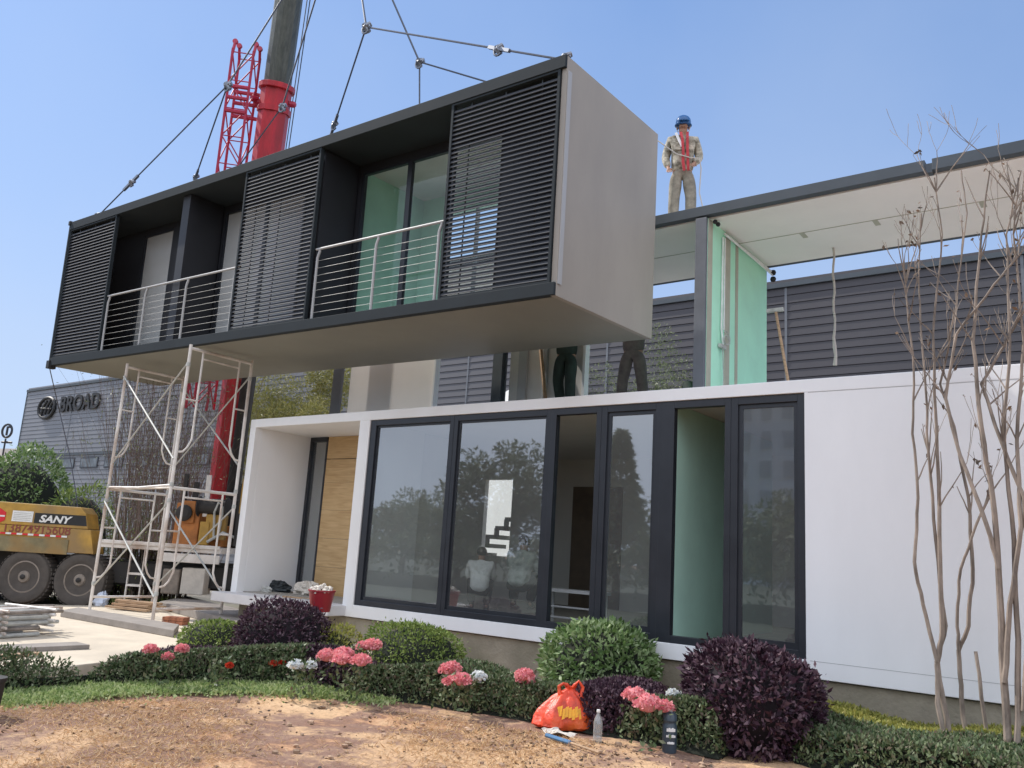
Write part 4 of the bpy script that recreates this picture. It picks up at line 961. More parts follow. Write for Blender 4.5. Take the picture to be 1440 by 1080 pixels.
# bare multi-stem trees at right
def bare_tree(yp, stems, label, seed, tipleaf=45, r0=.025, twigs=9):
    rnd = random.Random(seed)
    base = on(1, yp, *stems[0][0]); t = empty('bare_tree', (base.x, base.y, G), label, 'tree')
    org = (base.x, base.y, G); b = MB(org); tw_ = MB(org); tips = []
    for k, s_ in enumerate(stems):
        pts = []
        for i, (x, y) in enumerate(s_):
            p = on(1, yp+.03*math.sin(i*1.3+k*2)*(i > 0), x, y)
            if i == 0 and y > 1000: p.z = min(p.z, G)+0; p.z = G-.05
            pts.append(p)
        # smooth by subdividing with wiggle
        fine = []
        for i in range(len(pts)-1):
            for j in range(4):
                q_ = pts[i].lerp(pts[i+1], j/4); fine.append(q_+V(rnd.uniform(-.007,.007), rnd.uniform(-.007,.007), 0)*(1 if j else 0))
        fine.append(pts[-1]); m_ = len(fine)
        thick = r0*(1.0 if k == 0 else .8); end = .006
        zr = [max(end, thick*(1-(f_.z-G)/6.2)) for f_ in fine]
        b.tube(fine, zr, 7)
        for w in range(twigs+(2 if fine[-1].z > 3 else 0)):
            i = rnd.randint(int(m_*.45), m_-1); p = fine[i]
            if p.z < 1.4 or proj(p)[1] < 262: continue
            dd = V(rnd.uniform(-.7, .7), rnd.uniform(-.6, .6), 1.0)
            branch(tw_, tips, p.copy(), dd, rnd.uniform(.2, .5), .008, rnd.choice([0, 1, 1, 2]), rnd, bend=.14, up=.2, spread=.55, n=4)
    b.build('trunk', M['bark'], t, smooth=True); tw_.build('twig', M['bark'], t)
    tips = [p for p in tips if proj(p)[1] > 205] or tips
    tp_ = np.array([list(p-V(*org)) for p in tips]); n = tipleaf
    i = rng.choice(len(tp_), n); P = tp_[i]+rng.normal(0, .012, (n, 3))
    quads_obj('leaves', [(leaf_mesh(P, rdir(n)+np.array([0,0,-.6]), rng.uniform(.03,.07,n), .45), 0)], [M['ldry']], t)
    return t
bare_tree(-.75, [[(1346,1085),(1326,985),(1318,931),(1325,890),(1322,790),(1318,640),(1312,470),(1325,330),(1314,250)],
                [(1318,931),(1298,850),(1286,790),(1291,700),(1283,610),(1285,520),(1276,430),(1270,370)],
                [(1345,1085),(1318,990),(1317,935),(1330,880),(1316,760),(1306,640),(1300,520),(1292,400),(1296,300)]], 'leftmost bare pale-stemmed tree against the white wall, forking near knee height', 4)
bare_tree(-.55, [[(1366,1085),(1352,980),(1348,915),(1362,880),(1368,800),(1362,700),(1342,600),(1322,540),(1345,430),(1360,300),(1352,240)],
                [(1348,915),(1346,870),(1351,800),(1372,740),(1396,690)],
                [(1393,1050),(1380,980),(1372,916)]], 'thin bare tree with a cut stub, second from the left', 5, r0=.021)
bare_tree(-.95, [[(1424,1095),(1412,960),(1404,800),(1396,700),(1380,600),(1368,480),(1380,330),(1392,240)],
                [(1412,960),(1420,850),(1436,740),(1430,620),(1440,480),(1425,330),(1432,250)],
                [(1404,800),(1388,740),(1350,640),(1330,560),(1345,470),(1398,400),(1432,360)],
                [(1428,1095),(1432,900),(1426,760),(1412,620),(1420,480),(1415,330),(1436,240)],
                [(1440,1000),(1450,850),(1440,700),(1400,600),(1380,540),(1420,470),(1445,430)]], 'thickest bare multi-stemmed tree at the right edge of the photo', 6, tipleaf=60, r0=.032, twigs=10)

# tall bare shrubs behind the scaffold
def reeds(base, n, hgt, spread, m, label, seed, leafm=None, name='bare_shrub', cat='shrub', lw=.015, nleaf=0, depth=1):
    rnd = random.Random(seed); t = empty(name, base, label, cat); b = MB(); tips = []
    for i in range(n):
        a = rnd.uniform(0, 6.28); r = spread*.35*math.sqrt(rnd.random()); p = V(r*math.cos(a), r*math.sin(a), 0)
        d = V(math.cos(a)*rnd.uniform(0, .35), math.sin(a)*rnd.uniform(0, .35), 1)
        branch(b, tips, p, d, hgt*rnd.uniform(.4, .62), lw*rnd.uniform(.7, 1.3), depth, rnd, bend=.09, up=.15, spread=.28, n=4)
    b.build('stem', m, t)
    if nleaf:
        tp_ = np.array([list(p) for p in tips]); i = rng.choice(len(tp_), nleaf); P = tp_[i]+rng.normal(0, .22, (nleaf, 3)); P[:, 2] = np.maximum(P[:, 2]-rng.uniform(0, .5, nleaf), .05)
        quads_obj('leaves', [(leaf_mesh(P, rdir(nleaf), rng.uniform(.05,.11,nleaf), .22), 0)], [leafm], t)
    return t
p = dep(215, 800, 18.3); reeds((p.x, p.y, G), 110, 4.1, 2.4, M['twigr'], 'dense thicket of reddish bare stems seen through the left half of the scaffold', 11, M['lolive'], depth=2, nleaf=2600)
p = dep(165, 800, 18.0); reeds((p.x, p.y, G), 34, 2.3, 1.2, M['barkd'], 'leafy green clump of upright stems just right of the truck body', 12, M['lhedge'], depth=1, nleaf=1800)
p = dep(195, 830, 17.4); reeds((p.x, p.y, G), 26, 1.5, .9, M['bark'], 'low clump of pale dry stems behind the left scaffold frame', 13, M['lgreen'], depth=1, nleaf=500)
p = dep(235, 800, 23); reeds((p.x, p.y, G), 90, 5.6, 3.4, M['barkd'], 'tall dark brown thicket behind the crane deck, reaching the module underside', 14, depth=2, lw=.018)
# big round bush behind the truck
p = dep(25, 700, 24); dome_shrub((p.x, p.y, G), 1.6, 1.5, 3.6, 9000, .13, M['lgreen2'], M['core'], 'large leafy green bush behind the yellow truck body', name='round_bush', amp=.12)
p = dep(110, 730, 23); dome_shrub((p.x, p.y, G), 1.0, .9, 2.6, 2600, .16, M['lgreen'], M['core'], 'slimmer green bush to the right of the large leafy one', name='round_bush', amp=.18, aspect=.2)
# bamboo-like yellow screen left of the first upper panel
def leafy_tree(base, h, cl, n, leaf, lm, label, cat='tree', trunk=.09, aspect=.4, name='leafy_tree', bark='barkd', seed=1):
    rnd = random.Random(seed); t = empty(name, base, label, cat); b = MB(); tips = []
    b.tube([(0,0,-.1),(rnd.uniform(-.05,.05)*h*.2,0,h*.25),(0,rnd.uniform(-.05,.05)*h*.2,h*.5)], [trunk, trunk*.8, trunk*.6], 8)
    for k in range(9): branch(b, tips, V(0,0,h*rnd.uniform(.25,.5)), V(rnd.uniform(-1,1), rnd.uniform(-1,1), rnd.uniform(.3,1)), h*.25, trunk*.4, 1, rnd, n=5)
    b.build('trunk', M[bark], t, smooth=True); crown(cl, n, leaf, lm, t, aspect); return t
def clumps(c, R, k, r, seed):
    rnd = np.random.default_rng(seed); d = rnd.normal(size=(k, 3)); d /= np.linalg.norm(d, axis=1, keepdims=True); d *= rnd.uniform(.3, 1, (k, 1))
    return [(c[0]+q[0]*R[0], c[1]+q[1]*R[1], c[2]+q[2]*R[2], r*rnd.uniform(.6, 1.3)) for q in d]
p = dep(395, 600, 24); leafy_tree((p.x, p.y, G), 6.2, clumps((0,0,4.6), (1.7,1.0,1.8), 26, .6, 3), 20000, .13, M['lbamboo'], 'yellowish fine-leaved tree between crane boom and left upper column', aspect=.18, seed=3)
p = dep(450, 600, 23); leafy_tree((p.x, p.y, G), 6.2, clumps((0,0,4.8), (.9,1.0,1.7), 16, .5, 4), 12000, .13, M['lbamboo'], 'yellowish tree touching the left upper column', aspect=.18, seed=4)
p = dep(945, 560, 18); leafy_tree((p.x, p.y, G), 5.6, clumps((0,0,5.2), (.9,.8,1.5), 30, .34, 5), 4200, .075, M['lolive'], 'sparse olive-green tree between the hanging module and the upper column', aspect=.3, seed=5)
p = dep(850, 560, 18.5); leafy_tree((p.x, p.y, G), 4.6, clumps((0,0,4.9), (.8,.6,.9), 16, .28, 6), 1600, .07, M['lolive'], 'sparse small tree behind the pale upper panel edge', aspect=.3, seed=6)

# trees and a tower across the road behind the camera: they show in the window reflections
def conifer(base, h, r, label, n=9000, seed=1):
    t = empty('conifer_tree', base, label, 'tree'); MB().tube([(0,0,-.1),(0,0,h*.5),(0,0,h)], [.16,.1,.02], 8).build('trunk', M['barkd'], t)
    z = rng.uniform(.08, 1, n)**.9; lay = (np.floor(z*14)/14); rr_ = r*(1.03-z)*(.55+.45*rng.uniform(0,1,n)**.4)*(1-.35*((z*14) % 1)); a = rng.uniform(0, 6.283, n)
    P = np.column_stack([rr_*np.cos(a), rr_*np.sin(a), z*h]); D = np.column_stack([np.cos(a), np.sin(a), np.full(n, -.25)])+rdir(n)*.5
    quads_obj('crown', [(leaf_mesh(P, D, rng.uniform(.15,.35,n), .3), 0)], [M['ltree']], t)
conifer((-4.2, -20, G), 6.6, 2.0, 'pointed conifer mirrored in the fourth window pane')
for i, (x, y, h, R, lb) in enumerate([(-10.2, -20, 6.6, 2.3, 'broad dark tree mirrored in the second window pane'), (-15.5, -24, 4.2, 2.2, 'rounded tree mirrored low in the leftmost window pane'), (-23, -28, 4.6, 3.0, 'wide tree mirrored at the left edge of the first pane'),
        (.4, -18, 4.2, 1.9, 'low tree mirrored in the rightmost window pane'), (4.0, -19, 4.6, 2.2, 'bushy tree across the road to the right of the mirrored tower'), (-6.9, -23, 4.8, 2.2, 'squat tree beside the mirrored conifer')]):
    leafy_tree((x, y, G), h, clumps((0,0,h*.6), (R,R,h*.36), 26, 1.0, 20+i), 7000, .26, M['ltree'], lb, seed=20+i, trunk=.2)
hedge('roadside_hedge', [(-34, -18.6), (8, -17.2), (8, -15.8), (-34, -17.0)], 1.7, 16000, .22, [M['ltree'], M['lhedge']], M['core'], 'roadside hedge mirrored low in the window panes', var=.3)
TB = empty('apartment_tower', (-26, -86, G), 'pale apartment tower mirrored in the top of the rightmost pane', 'building')
b = MB((-26,-86,G)); b.box(-34, -16, -92, -80, G, 30); b.build('wall', M['white_in'], TB)
for i in range(7):
    w = MB((-26,-86,G)); x = -33+i*2.4
    for j in range(9): w.box(x, x+1.1, -79.99, -79.9, 1.5+j*3.1, 3.3+j*3.1)
    w.build('window_column', M['trim'], TB)

# ------------------------------------------------------------------ people
def skin_obj(name, chains, m, parent, sub=1):
    bm = bmesh.new(); lay = bm.verts.layers.skin.verify(); vd = {}
    first = None
    def gv(p, r):
        nonlocal first
        k = (round(p[0], 4), round(p[1], 4), round(p[2], 4))
        if k not in vd:
            v = bm.verts.new(k); rr_ = r if isinstance(r, tuple) else (r, r); v[lay].radius = rr_; vd[k] = v
            if first is None: first = v; v[lay].use_root = True
        return vd[k]
    for ch in chains:
        pv = None
        for (p, r) in ch:
            v = gv(p, r)
            if pv is not None and v is not pv and bm.edges.get((pv, v)) is None: bm.edges.new((pv, v))
            pv = v
    me = bpy.data.meshes.new(name); bm.to_mesh(me); bm.free(); me.materials.append(m)
    o = bpy.data.objects.new(name, me); COL.objects.link(o); o.parent = parent
    s = o.modifiers.new('skin', 'SKIN'); s.use_smooth_shade = True
    o.modifiers.new('sub', 'SUBSURF').levels = sub; o.modifiers['sub'].render_levels = sub+1 if sub < 2 else sub
    return o
def person(loc, rz, label, J, top, trous, helmet=None, scarf=False, scale=1.0, hairlen=0):
    t = empty('person', loc, label, 'person', rz=rz); t.scale = (scale,)*3
    g = lambda k: V(*J[k])
    pel, che, nec, hd = g('pelvis'), g('chest'), g('neck'), g('head')
    up = (hd-nec).normalized(); fwd = Vector(J.get('face', (0, -1, 0))).normalized(); lf = up.cross(fwd).normalized()
    body = [[(pel, (.11, .085)), (pel.lerp(che, .5), (.11, .085)), (che, (.15, .105)), (nec, .048), (hd-up*.06+fwd*.012, .068), (hd, .078), (hd+up*.065, .070), (hd+up*.10, .04)]]
    body.append([(hd-up*.06+fwd*.012, .068), (hd-up*.055+fwd*.06, .032)])          # chin
    body.append([(hd, .078), (hd-up*.012+fwd*.092, .014)])                            # nose
    for s_ in ('l', 'r'):
        sh, el, wr = g('sh'+s_), g('el'+s_), g('wr'+s_); hp, kn, an, toe = g('hip'+s_), g('kn'+s_), g('an'+s_), g('toe'+s_)
        body.append([(che, (.15, .105)), (sh, .05), (sh.lerp(el, .5), .042), (el, .036), (el.lerp(wr, .4), .035), (wr, .024)])
        fd = (wr-el).normalized(); fd = (fd*.8+V(0, -.25, -.1)).normalized(); sd_ = fd.cross(V(0, -1, 0)); sd_ = sd_.normalized() if sd_.length > .1 else V(1, 0, 0)
        palm = wr+fd*.055; body.append([(wr, .024), (palm, (.034, .018))])
        for q in range(4):
            o_f = sd_*(-.030+.02*q); L1 = (.040, .045, .042, .032)[q]; k0 = palm+fd*.035+o_f; curl = V(0, -.02, -.012)
            body.append([(palm, (.034, .018)), (k0, .0105), (k0+fd*L1*.8+curl*.5, .009), (k0+fd*L1*1.3+curl*1.6, .008)])
        th = palm+sd_*(-.04)-fd*.01; body.append([(palm, (.034, .018)), (th, .012), (th+fd*.035-sd_*.012, .010)])
        body.append([(pel, (.11, .085)), (hp, .078), (hp.lerp(kn, .5), .07), (kn, .052), (kn.lerp(an, .35), .05), (an, .034), (toe, .03)])
    skin_obj('body', body, M['skin'], t, 1)
    jk = [[(pel.lerp(che, -.22), (.175, .15)), (pel.lerp(che, .2), (.178, .15)), (pel.lerp(che, .55), (.18, .15)), (che, (.19, .145)), (che.lerp(nec, .72), (.095, .085)), (nec+V(0,-.005,.012), .068)]]
    tr = [[(pel+V(0,0,.03), (.14, .11)), (pel, (.145, .115))]]
    for s_ in ('l', 'r'):
        sh, el, wr = g('sh'+s_), g('el'+s_), g('wr'+s_); hp, kn, an = g('hip'+s_), g('kn'+s_), g('an'+s_)
        jk.append([(che, (.19, .145)), (sh, .085), (sh.lerp(el, .5), .074), (el, .066), (el.lerp(wr, .55), .062), (el.lerp(wr, .93), .046)])
        tr.append([(pel, (.145, .115)), (hp, .112), (hp.lerp(kn, .5), .104), (kn, .088), (kn.lerp(an, .5), .086), (an+V(0,0,.02), .074)])
        MBs = skin_obj('shoe', [[(an+V(0,.03,-.03), .045), (an+V(0,0,.0), .045)], [(an+V(0,.03,-.03), .045), (an.lerp(g('toe'+s_), .6)+V(0,0,-.01), .044), (g('toe'+s_), .036)]], M['shoe'], t, 1)
    skin_obj('jacket', jk, top, t, 1); skin_obj('trousers', tr, trous, t, 1)
    for s_ in (-1, 1):
        e = MB(); e.ball(hd+up*.012+fwd*.070+lf*s_*.030, .0115, 8); e.build('eye', M['black'], t, smooth=True)
        e = MB(); e.ball(hd-up*.005+lf*s_*.082, .022, 8, sc=(.5, 1, 1.3)); e.build('ear', M['skin'], t, smooth=True)
    h_ = MB(); c = hd+up*.03-fwd*.018; h_.ball(c, .093, 14, jit=.03, sc=(1, 1.05, .95)); h_.build('hair', M['hair'], t, smooth=True) if not helmet else None
    if not helmet: pass
    if helmet:
        h_ = MB(); a = hd+up*.052; h_.lathe(a, up, [(.126,-.02),(.128,-.012),(.114,.0),(.112,.04),(.104,.08),(.082,.112),(.045,.134),(.012,.14)], 24)
        h_.prism([a+lf*.09+fwd*.10, a+lf*.06+fwd*.155, a-lf*.06+fwd*.155, a-lf*.09+fwd*.10], up*.012)
        h_.build('helmet', M['helmet'], t, smooth=True)
        s2 = MB()
        for s_ in (-1, 1): s2.tube([a+lf*s_*.115, hd-up*.05+lf*s_*.085, hd-up*.115+fwd*.055], .006, 5)
        s2.build('chin_strap', M['rope'], t)
    return t
def pose(**k):
    J = dict(pelvis=(0,0,.93), chest=(0,0,1.30), neck=(0,0,1.47), head=(0,-.01,1.60), shl=(.185,0,1.39), shr=(-.185,0,1.39), ell=(.25,.03,1.12), elr=(-.25,.03,1.12), wrl=(.25,-.08,.90), wrr=(-.25,-.08,.90),
             hipl=(.08,0,.88), hipr=(-.08,0,.88), knl=(.11,-.02,.48), knr=(-.11,-.02,.48), anl=(.12,.02,.09), anr=(-.12,.02,.09), toel=(.14,-.14,.035), toer=(-.14,-.14,.035))
    J.update(k); return J
# man on the roof
mpos = on(1, 2.25, 958, 300); mpos.z = ZT-.0
face_cam = math.atan2(CAM[1]-mpos.y, CAM[0]-mpos.x)+math.pi/2
mp = person(mpos, face_cam+.05, 'worker in blue helmet, khaki jacket and red cloth standing on the roof slab', pose(ell=(.25,.02,1.13), wrl=(.16,-.16,.95), elr=(-.25,.04,1.13), wrr=(-.21,-.10,.91), anl=(.13,-.05,.09), toel=(.19,-.20,.035), knl=(.13,-.06,.48)), M['khaki'], M['trous'], helmet=True, scale=1.03)
b = MB()
for s_ in (-1, 1):
    pts = [V(s_*.05+.01, -.10, 1.48), V(s_*.036+.02, -.165, 1.35), V(s_*.032+.03, -.175, 1.15), V(s_*.035+.035, -.172, .98), V(s_*.03+.05, -.17, .84)]
    for a, c in zip(pts, pts[1:]): b.bar(a, c, .038, .02, up=(0,1,0))
b.build('red_cloth', M['redcloth'], mp)
b = MB(); b.box(-.16, -.0, -.153, -.145, 1.18, 1.30); b.build('chest_pocket', M['khaki'], mp)
b = MB(); b.bar((-.11,-.125,1.46), (-.02,-.16,1.22), .035, .015, up=(0,1,0)); b.build('lapel', M['wcloth'], mp)
t = empty('work_rope', mpos, 'thin pale rope held at the waist by the worker on the roof', 'rope', rz=face_cam+.05)
MB().tube([V(-.42,-.1,1.42), V(-.28,-.16,1.28), V(-.1,-.2,1.12), V(.1,-.2,1.06), V(.24,-.19,1.05), V(.27,-.17,.9), V(.25,-.18,.5), V(.36,-.2,.0)], .009, 6).build('cord', M['rope'], t)
up_ = dict(ell=(.33,-.12,1.50), elr=(-.33,-.12,1.50), wrl=(.27,-.28,1.74), wrr=(-.27,-.28,1.74))
# workers on the deck, partly hidden by the hanging module
person((5.22, 1.72, 3.14), .4, 'worker in dark green trousers, upper body hidden behind the hanging module', pose(**up_, knl=(.10,-.14,.50), anl=(.10,-.06,.09), toel=(.12,-.22,.035), anr=(-.06,.12,.09), toer=(-.05,-.04,.035)), M['trousd'], M['trousd'])
pB_ = on(1, 3.0, 889, 540); person((pB_.x, 3.0, 3.38), face_cam-.3, 'worker in grey-brown clothes standing on the deck below the module corner', pose(ell=(.23,-.20,1.27), elr=(-.23,-.20,1.27), wrl=(.14,-.40,1.40), wrr=(-.14,-.40,1.40), anl=(.20,0,.09), toel=(.24,-.16,.035), knl=(.16,-.05,.48), anr=(-.20,.05,.09), toer=(-.24,-.1,.035), knr=(-.15,0,.48)), M['trousg'], M['trousg'], scale=1.08)
crouch = pose(pelvis=(0,.05,.38), chest=(0,-.12,.70), neck=(0,-.17,.86), head=(0,-.21,.98), shl=(.18,-.14,.79), shr=(-.18,-.14,.79), ell=(.22,-.28,.58), elr=(-.22,-.28,.58), wrl=(.12,-.48,.52), wrr=(-.12,-.48,.52),
              hipl=(.09,.02,.36), hipr=(-.09,.02,.36), knl=(.16,-.36,.52), knr=(-.16,-.36,.52), anl=(.13,-.22,.09), anr=(-.13,-.22,.09), toel=(.15,-.38,.035), toer=(-.15,-.38,.035))
pC_ = on(1, 2.2, 966, 527); person((pC_.x+.05, 2.2, 2.99-.22), 1.2, 'crouching worker whose dark hair just shows above the parapet left of the column', crouch, M['trousd'], M['trousd'], scale=.92)
# workers inside
person((4.12, 1.35, .165), 3.78, 'worker in a white top squatting indoors behind the second window pane', crouch, M['wcloth'], M['shoe'], scale=.86)
pv_ = on(1, 2.5, 728, 842)
person((pv_.x, 2.5, .165), 3.5, 'worker in a grey-green vest squatting indoors right of the one in white', crouch, M['vest'], M['trousd'], scale=1.08)
# trestle bench inside
t = empty('trestle_bench', (6.1, .75, .165), 'grey metal trestle bench behind the open third window', 'bench')
bo = (6.1, .75, .165); b = MB(bo); b.box(5.75, 6.65, .55, .85, .58, .62); b.build('top', M['trim'], t)
for x in (5.8, 6.6):
    for y in (.58, .82): MB(bo).tube([(x, y, .165), (x, y, .58)], .016, 6).build('leg', M['trim'], t)
b = MB(bo); b.tube([(5.8,.58,.4),(6.6,.58,.4)], .012, 6); b.tube([(5.8,.58,.27),(6.6,.58,.27)], .012, 6); b.build('rail', M['trim'], t)

# ------------------------------------------------------------------ things on and around the porch
def at_slab(px, py): return on(2, .15, px, py)
p = V(.42, .30, .15); p = at_slab(355, 829)
t = empty('spray_bottle', p, 'grey bottle standing on the porch by the left wall', 'bottle'); MB().lathe((0,0,0),(0,0,1),[(.075,0),(.08,.02),(.08,.13),(.06,.19),(.045,.21),(.055,.22),(.055,.31),(.03,.32)],16).build('bottle', M['galvd'], t, smooth=True)
MB().lathe((0,0,.22),(0,0,1),[(.056,0),(.056,.10),(.03,.115)],16).build('cap', M['black'], t, smooth=True)
p = at_slab(338, 826); t = empty('socket_box', p, 'small black box against the left porch wall', 'box'); MB().box(-.04,.04,-.03,.03,0,.09).build('case', M['black'], t, bevel=.01)
def crumple(name, p, r, sc, m, label, cat, seed=1, n=26):
    random.seed(seed); b = MB(); b.ball((0,0,r*sc[2]*.8), r, n, jit=.22, sc=sc)
    b.v = [(x, y, max(0, z)) for x, y, z in b.v]; o = b.build(name, m, None, label=label, cat=cat); o.location = p; return o
M['tools'] = mat('dark_tool_fabric', (.05,.06,.065), .8, var=.5, scale=9, var_col=(.015,.018,.02), bump=.5)
p = at_slab(388, 833); crumple('tool_bag', p, .21, (1.5,.6,.50), M['tools'], 'heap of dark fabric and tools on the porch floor', 'tool bag', 2)
p = at_slab(374, 834); crumple('tool_pouch', p, .10, (1.2,.6,.6), M['galvd'], 'small grey pouch between the bottle and the dark heap', 'pouch', 3)
p = at_slab(432, 838); crumple('cement_sack', p, .20, (1.45,.75,.62), M['sack'], 'pale slumped sack on the porch in front of the door', 'sack', 4)
p = at_slab(450, 860)
t = empty('bucket', p, 'red plastic bucket heaped with rubble on the porch edge', 'bucket')
MB().lathe((0,0,0),(0,0,1),[(.12,0),(.125,.01),(.165,.25),(.175,.25),(.175,.27),(.15,.27),(.14,.2)],24).build('pail', M['bucket'], t, smooth=True)
b = MB(); random.seed(5)
for k in range(60):
    a = random.uniform(0,6.28); r = .15*math.sqrt(random.random()); b.ball((r*math.cos(a), r*math.sin(a), .25+.07*(1-r/.15)+random.uniform(-.01,.02)), random.uniform(.015,.035), 6, jit=.2)
b.build('rubble', M['sack'], t)
p = at_slab(420, 842); t = empty('trowel_board', p, 'thin pale board lying on the porch left of the bucket', 'board'); MB().bar((-.3,-.05,.012),(.35,.1,.012),.07,.02).build('board', M['wood'], t)
# entrance slabs and ground stuff
b = MB((-1.4,.6,G)); 
s1 = [gnd(x, y, -.22) for x, y in ((224,846),(336,874),(352,860),(262,838))]
b.prism([V(q.x, q.y, PZ+.001) for q in s1][::1], (0,0,.13)); b.build('concrete_step', M['slab'], None, bevel=.01, label='wide grey concrete slab leading to the porch', cat='slab')
s2 = [gnd(x, y, -.25) for x, y in ((86,858),(245,886),(252,878),(110,854))]
b = MB(tuple(s2[0])); b.prism([V(q.x, q.y, PZ+.001) for q in s2], (0,0,.10)); b.build('kerb_slab', M['slab'], None, bevel=.01, label='long narrow grey slab lying across the pale paving', cat='slab')
p = gnd(246, 878, PZ); t = empty('brick_pile', p, 'small stack of reddish bricks beside the scaffold foot', 'bricks', rz=.5)
for k in range(3):
    for j in range(2): MB().box(-.17+k*.115, -.17+k*.115+.11, -.1+j*.005, .12, j*.058, j*.058+.053).build('brick', M['brick'], t, bevel=.004)
p = gnd(190, 858, PZ); t = empty('timber_offcuts', p, 'rough timber offcuts behind the scaffold', 'timber', rz=.3)
rnd = random.Random(9)
for k in range(7): MB().bar((-.45+rnd.uniform(-.1,.1), -.2+k*.06, .04+.05*(k%3)), (.5+rnd.uniform(-.1,.2), -.2+k*.07+rnd.uniform(-.08,.08), .04+.05*(k%3)), .08, .035).build('board', M['wood'], t)
M['tubeo'] = mat('weathered_tube', (.24,.20,.17), .6, var=.4, scale=7)
# stack of scaffold tubes at left
p = gnd(20, 890, PZ); t = empty('scaffold_tube_stack', p, 'stack of dismantled scaffold frames and tubes lying on the pale paving', 'scaffold tubes', rz=0)
b0 = gnd(-60, 868, -.15); b1 = gnd(88, 862, -.15); dl = (b1-b0); dl.z = 0; dl.normalize(); dn = V(-dl.y, dl.x, 0)
rnd = random.Random(4); kk = 0
for lay_ in range(5):
    for j in range(7):
        a0 = dl*(-1.6+rnd.uniform(-.15,.15))+dn*(-.42+j*.13+rnd.uniform(-.03,.03)); a1 = dl*(.45-.10*(4-lay_)+rnd.uniform(-.3,.3))+dn*(-.42+j*.13+rnd.uniform(-.05,.05)); z = .03+lay_*.065
        a0.z = z; a1.z = z; MB().tube([a0, a1], .024, 7).build('tube', [M['galvd'], M['tubeo'], M['tubeo'], M['galv'], M['wood']][rnd.randint(0, 4)], t, smooth=True)
    for q in (-1.2, -.5, .15):
        a0 = dl*q+dn*-.5; a1 = dl*q+dn*.45; a0.z = a1.z = .06+lay_*.065; MB().tube([a0, a1], .018, 6).build('crossbar', M['galv'], t, smooth=True)
p = gnd(20, 915, PZ); t = empty('plank', p, 'flat grey-brown plank in front of the tube stack', 'plank', rz=math.atan2(dl.y, dl.x)-.25); MB().box(-1.5, .75, -.16, .16, 0, .05).build('board', M['slab'], t, bevel=.005)
p = gnd(10, 925, PZ); t = empty('plank', p, 'thin pale timber lying closest to the hedge at the left edge', 'plank', rz=math.atan2(dl.y, dl.x)-.1); MB().box(-1.2, .35, -.05, .05, 0, .035).build('board', M['wood'], t)
M['bagw'] = mat('white_plastic_bag', (.62,.67,.78), .35, var=.1, scale=5, bump=.5, bscale=12)
p = dep(142, 838, 16.6); p.z = G+.03; crumple('plastic_bag', p, .20, (1.1,.6,.85), M['bagw'], 'bluish white plastic bag on the grass beside the truck wheel', 'bag', 6, n=14)
p = gnd(150, 848, G); q = np.column_stack([rng.normal(p.x, .8, 3500), rng.normal(p.y+.3, .45, 3500), np.full(3500, G+.02)])
quads_obj('weeds', [(leaf_mesh(q, rdir(3500)+np.array([0,0,1.0]), rng.uniform(.06,.28,3500), .14), 0)], [M['lgreen']]); tag(bpy.data.objects['weeds'], 'weedy green plants at the foot of the truck', 'weeds', kind='stuff')

# ------------------------------------------------------------------ foreground litter
M['bag'] = mat('red_printed_bag', (.66,.06,.02), .4, var=.35, scale=7, bump=.9, bscale=14, dirt=(.62,.14,.02))
M['bagy'] = mat('yellow_print', (.80,.38,.02), .35, var=.25, scale=9)
def grocery_bag():
    p = gnd(800, 1024); t = empty('shopping_bag', p, 'knotted red plastic bag with yellow print at the edge of the lawn', 'bag', rz=YAW)
    random.seed(12); n = 64; prof = [(.0,.012),(.20,.006),(.235,.03),(.225,.09),(.20,.15),(.16,.21),(.115,.27),(.06,.315),(.032,.34),(.045,.36)]
    b = MB(); vs = []; fs = []
    for i, (r, h) in enumerate(prof):
        k = min(1, h/.34)
        for j in range(n):
            a = 2*math.pi*j/n; q = r*(1+(.05+.10*k)*math.sin(6*a+.5*i)+(.03+.07*k)*math.sin(11*a+1.1*i)+random.uniform(-.02,.02))
            vs.append((q*math.cos(a)*1.12-.07*(1-k)*(1 if math.cos(a) < 0 else .1), q*math.sin(a)*.78, h+random.uniform(-.004,.004)))
    for i in range(len(prof)-1):
        for j in range(n): fs.append((i*n+j, i*n+(j+1) % n, (i+1)*n+(j+1) % n, (i+1)*n+j))
    b.add(vs, fs); b.build('bag_body', M['bag'], t, smooth=True)
    for s_ in (-1, 1):
        h = MB(); h.tube([V(s_*.01,0,.335), V(s_*.035,-.01,.375), V(s_*.07,-.02,.40+.015*s_), V(s_*.11,-.02,.36), V(s_*.10,-.03,.30), V(s_*.08,-.04,.25)], [.018,.02,.014,.018,.022,.02], 5); h.build('handle_loop', M['bag'], t, bevel=.006)
    h = MB()
    # print: a loose yellow emblem and strokes following the front of the bag
    for k in range(8):
        a = -math.pi/2+(-.62+.13*k); z = .155+.012*math.sin(k*2.3); r = .212; r2 = .195
        h.prism([V(1.08*r*math.cos(a)*1.03, .75*r*math.sin(a)*1.06-.006, z-.045), V(1.08*r*math.cos(a+.12)*1.03, .75*r*math.sin(a+.12)*1.06-.006, z-.035), V(1.08*r2*math.cos(a+.12), .75*r2*math.sin(a+.12)*1.02-.006, z+.05), V(1.08*r2*math.cos(a), .75*r2*math.sin(a)*1.02-.006, z+.04)], (0,-.004,0))
    h.build('yellow_emblem', M['bagy'], t)
grocery_bag()
M['pet'] = glassmat('clear_plastic', (.80,.84,.86), base=.12, mul=1.2, rough=.08, dark=.22)
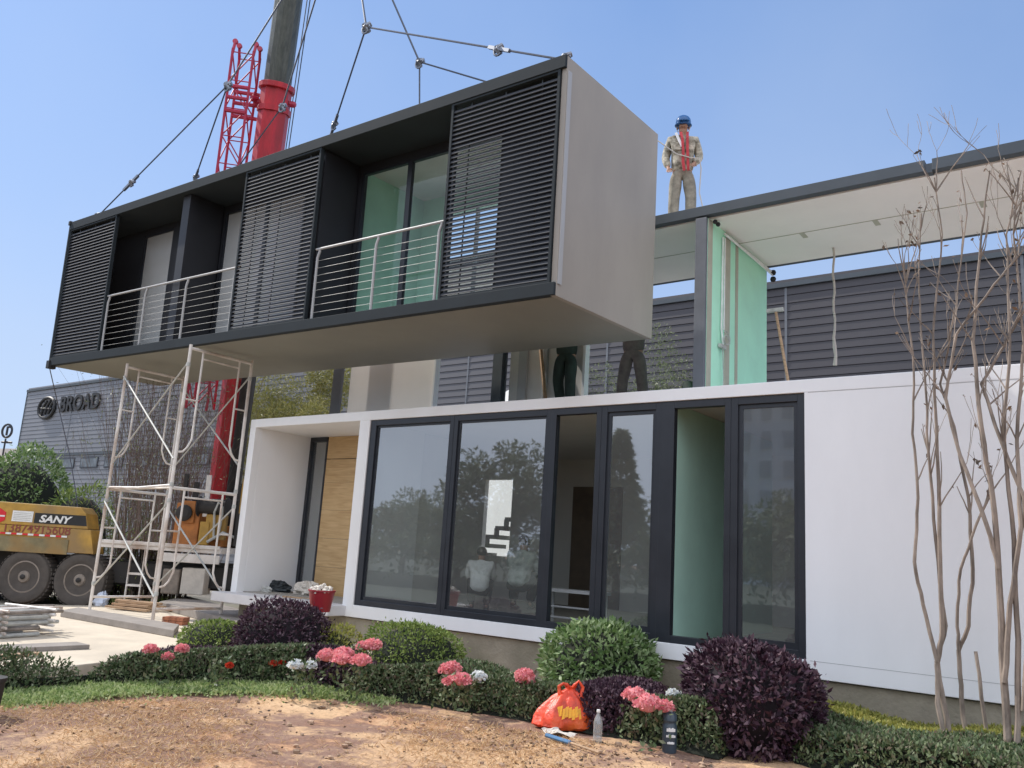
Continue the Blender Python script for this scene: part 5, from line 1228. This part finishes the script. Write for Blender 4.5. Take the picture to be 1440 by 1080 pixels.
def bottle(px, py, h, r, m, label, cap=None, rz=0, prof=None, decal=False):
    p = gnd(px, py); t = empty('bottle', p, label, 'bottle', rz=YAW)
    pr = prof or [(r*.9,0),(r,.01),(r,h*.25),(r*.93,h*.28),(r,h*.31),(r,h*.62),(r*.8,h*.75),(r*.36,h*.88),(r*.36,h*.93)]
    MB().lathe((0,0,0),(0,0,1), pr, 24).build('bottle_body', m, t, smooth=True)
    MB().lathe((0,0,h*.93),(0,0,1), [(r*.42,0),(r*.42,h*.07),(r*.3,h*.08)], 16).build('cap', cap or M['pwhite'], t, smooth=True)
    if decal:
        d_ = MB()
        for (z, w, hh) in ((.17,.045,.03),(.125,.05,.022),(.075,.035,.018)):
            for k in range(5):
                a = -math.pi/2+(k-2)*.22*w/.045; d_.box(r*1.02*math.cos(a)-.009, r*1.02*math.cos(a)+.007, r*1.03*math.sin(a)-.002, r*1.03*math.sin(a)+.002, z, z+hh*(1 if k % 2 else .8))
        d_.build('printed_emblem', M['pwhite'], t)
    return t
bottle(840, 1046, .27, .038, M['pet'], 'clear plastic bottle with white cap standing just right of the red bag')
M['thermos'] = mat('blue_grey_flask', (.045,.065,.085), .3, var=.2, scale=9)
bottle(941, 1058, .34, .062, M['thermos'], 'dark blue-grey flask with a white emblem beside the largest purple shrub', cap=M['galvd'], prof=[(.055,0),(.06,.01),(.06,.21),(.052,.225),(.052,.24),(.06,.25),(.058,.29),(.035,.32)], decal=True)
p0 = gnd(768, 1040); p1 = gnd(842, 1064)
t = empty('blue_handled_tool', p0, 'blue-handled stick lying on the dry lawn below the red bag', 'tool')
b = MB(tuple(p0)); b.tube([p0+V(0,0,.035), p0.lerp(p1, .48)+V(0,0,.035)], .018, 8); M['bluep'] = mat('faded_blue_plastic', (.06,.16,.30), .5, var=.2, scale=8); b.build('grip', M['bluep'], t, smooth=True)
MB(tuple(p0)).tube([p0.lerp(p1, .48)+V(0,0,.035), p1+V(0,0,.03)], .010, 8).build('rod', M['wood'], t, smooth=True)
p = gnd(-24, 1006); t = empty('dark_pot', p, 'black plastic pot cut off by the left edge of the lawn', 'pot'); MB().lathe((0,0,0),(0,0,1),[(.10,0),(.105,.01),(.12,.26),(.13,.26),(.13,.29),(.11,.29)],20).build('pot_body', M['dark'], t, smooth=True)
for i, (x, y) in enumerate(((790,1035),(775,1030))):
    p = gnd(x, y); t = empty('paper_scrap', p, ['crumpled yellowish paper scrap directly under the red bag', 'smaller torn paper scrap left of the crumpled one'][i], 'paper', rz=i)
    random.seed(i+30); b = MB(); gx = 5
    vs = [(.05*(a-2)*(1.2-i*.4), .035*(c-2), .02+random.uniform(-.015,.02)) for a in range(gx) for c in range(gx)]
    b.add(vs, [(a*gx+c, a*gx+c+1, (a+1)*gx+c+1, (a+1)*gx+c) for a in range(gx-1) for c in range(gx-1)]); b.build('sheet', M['sack'], t)
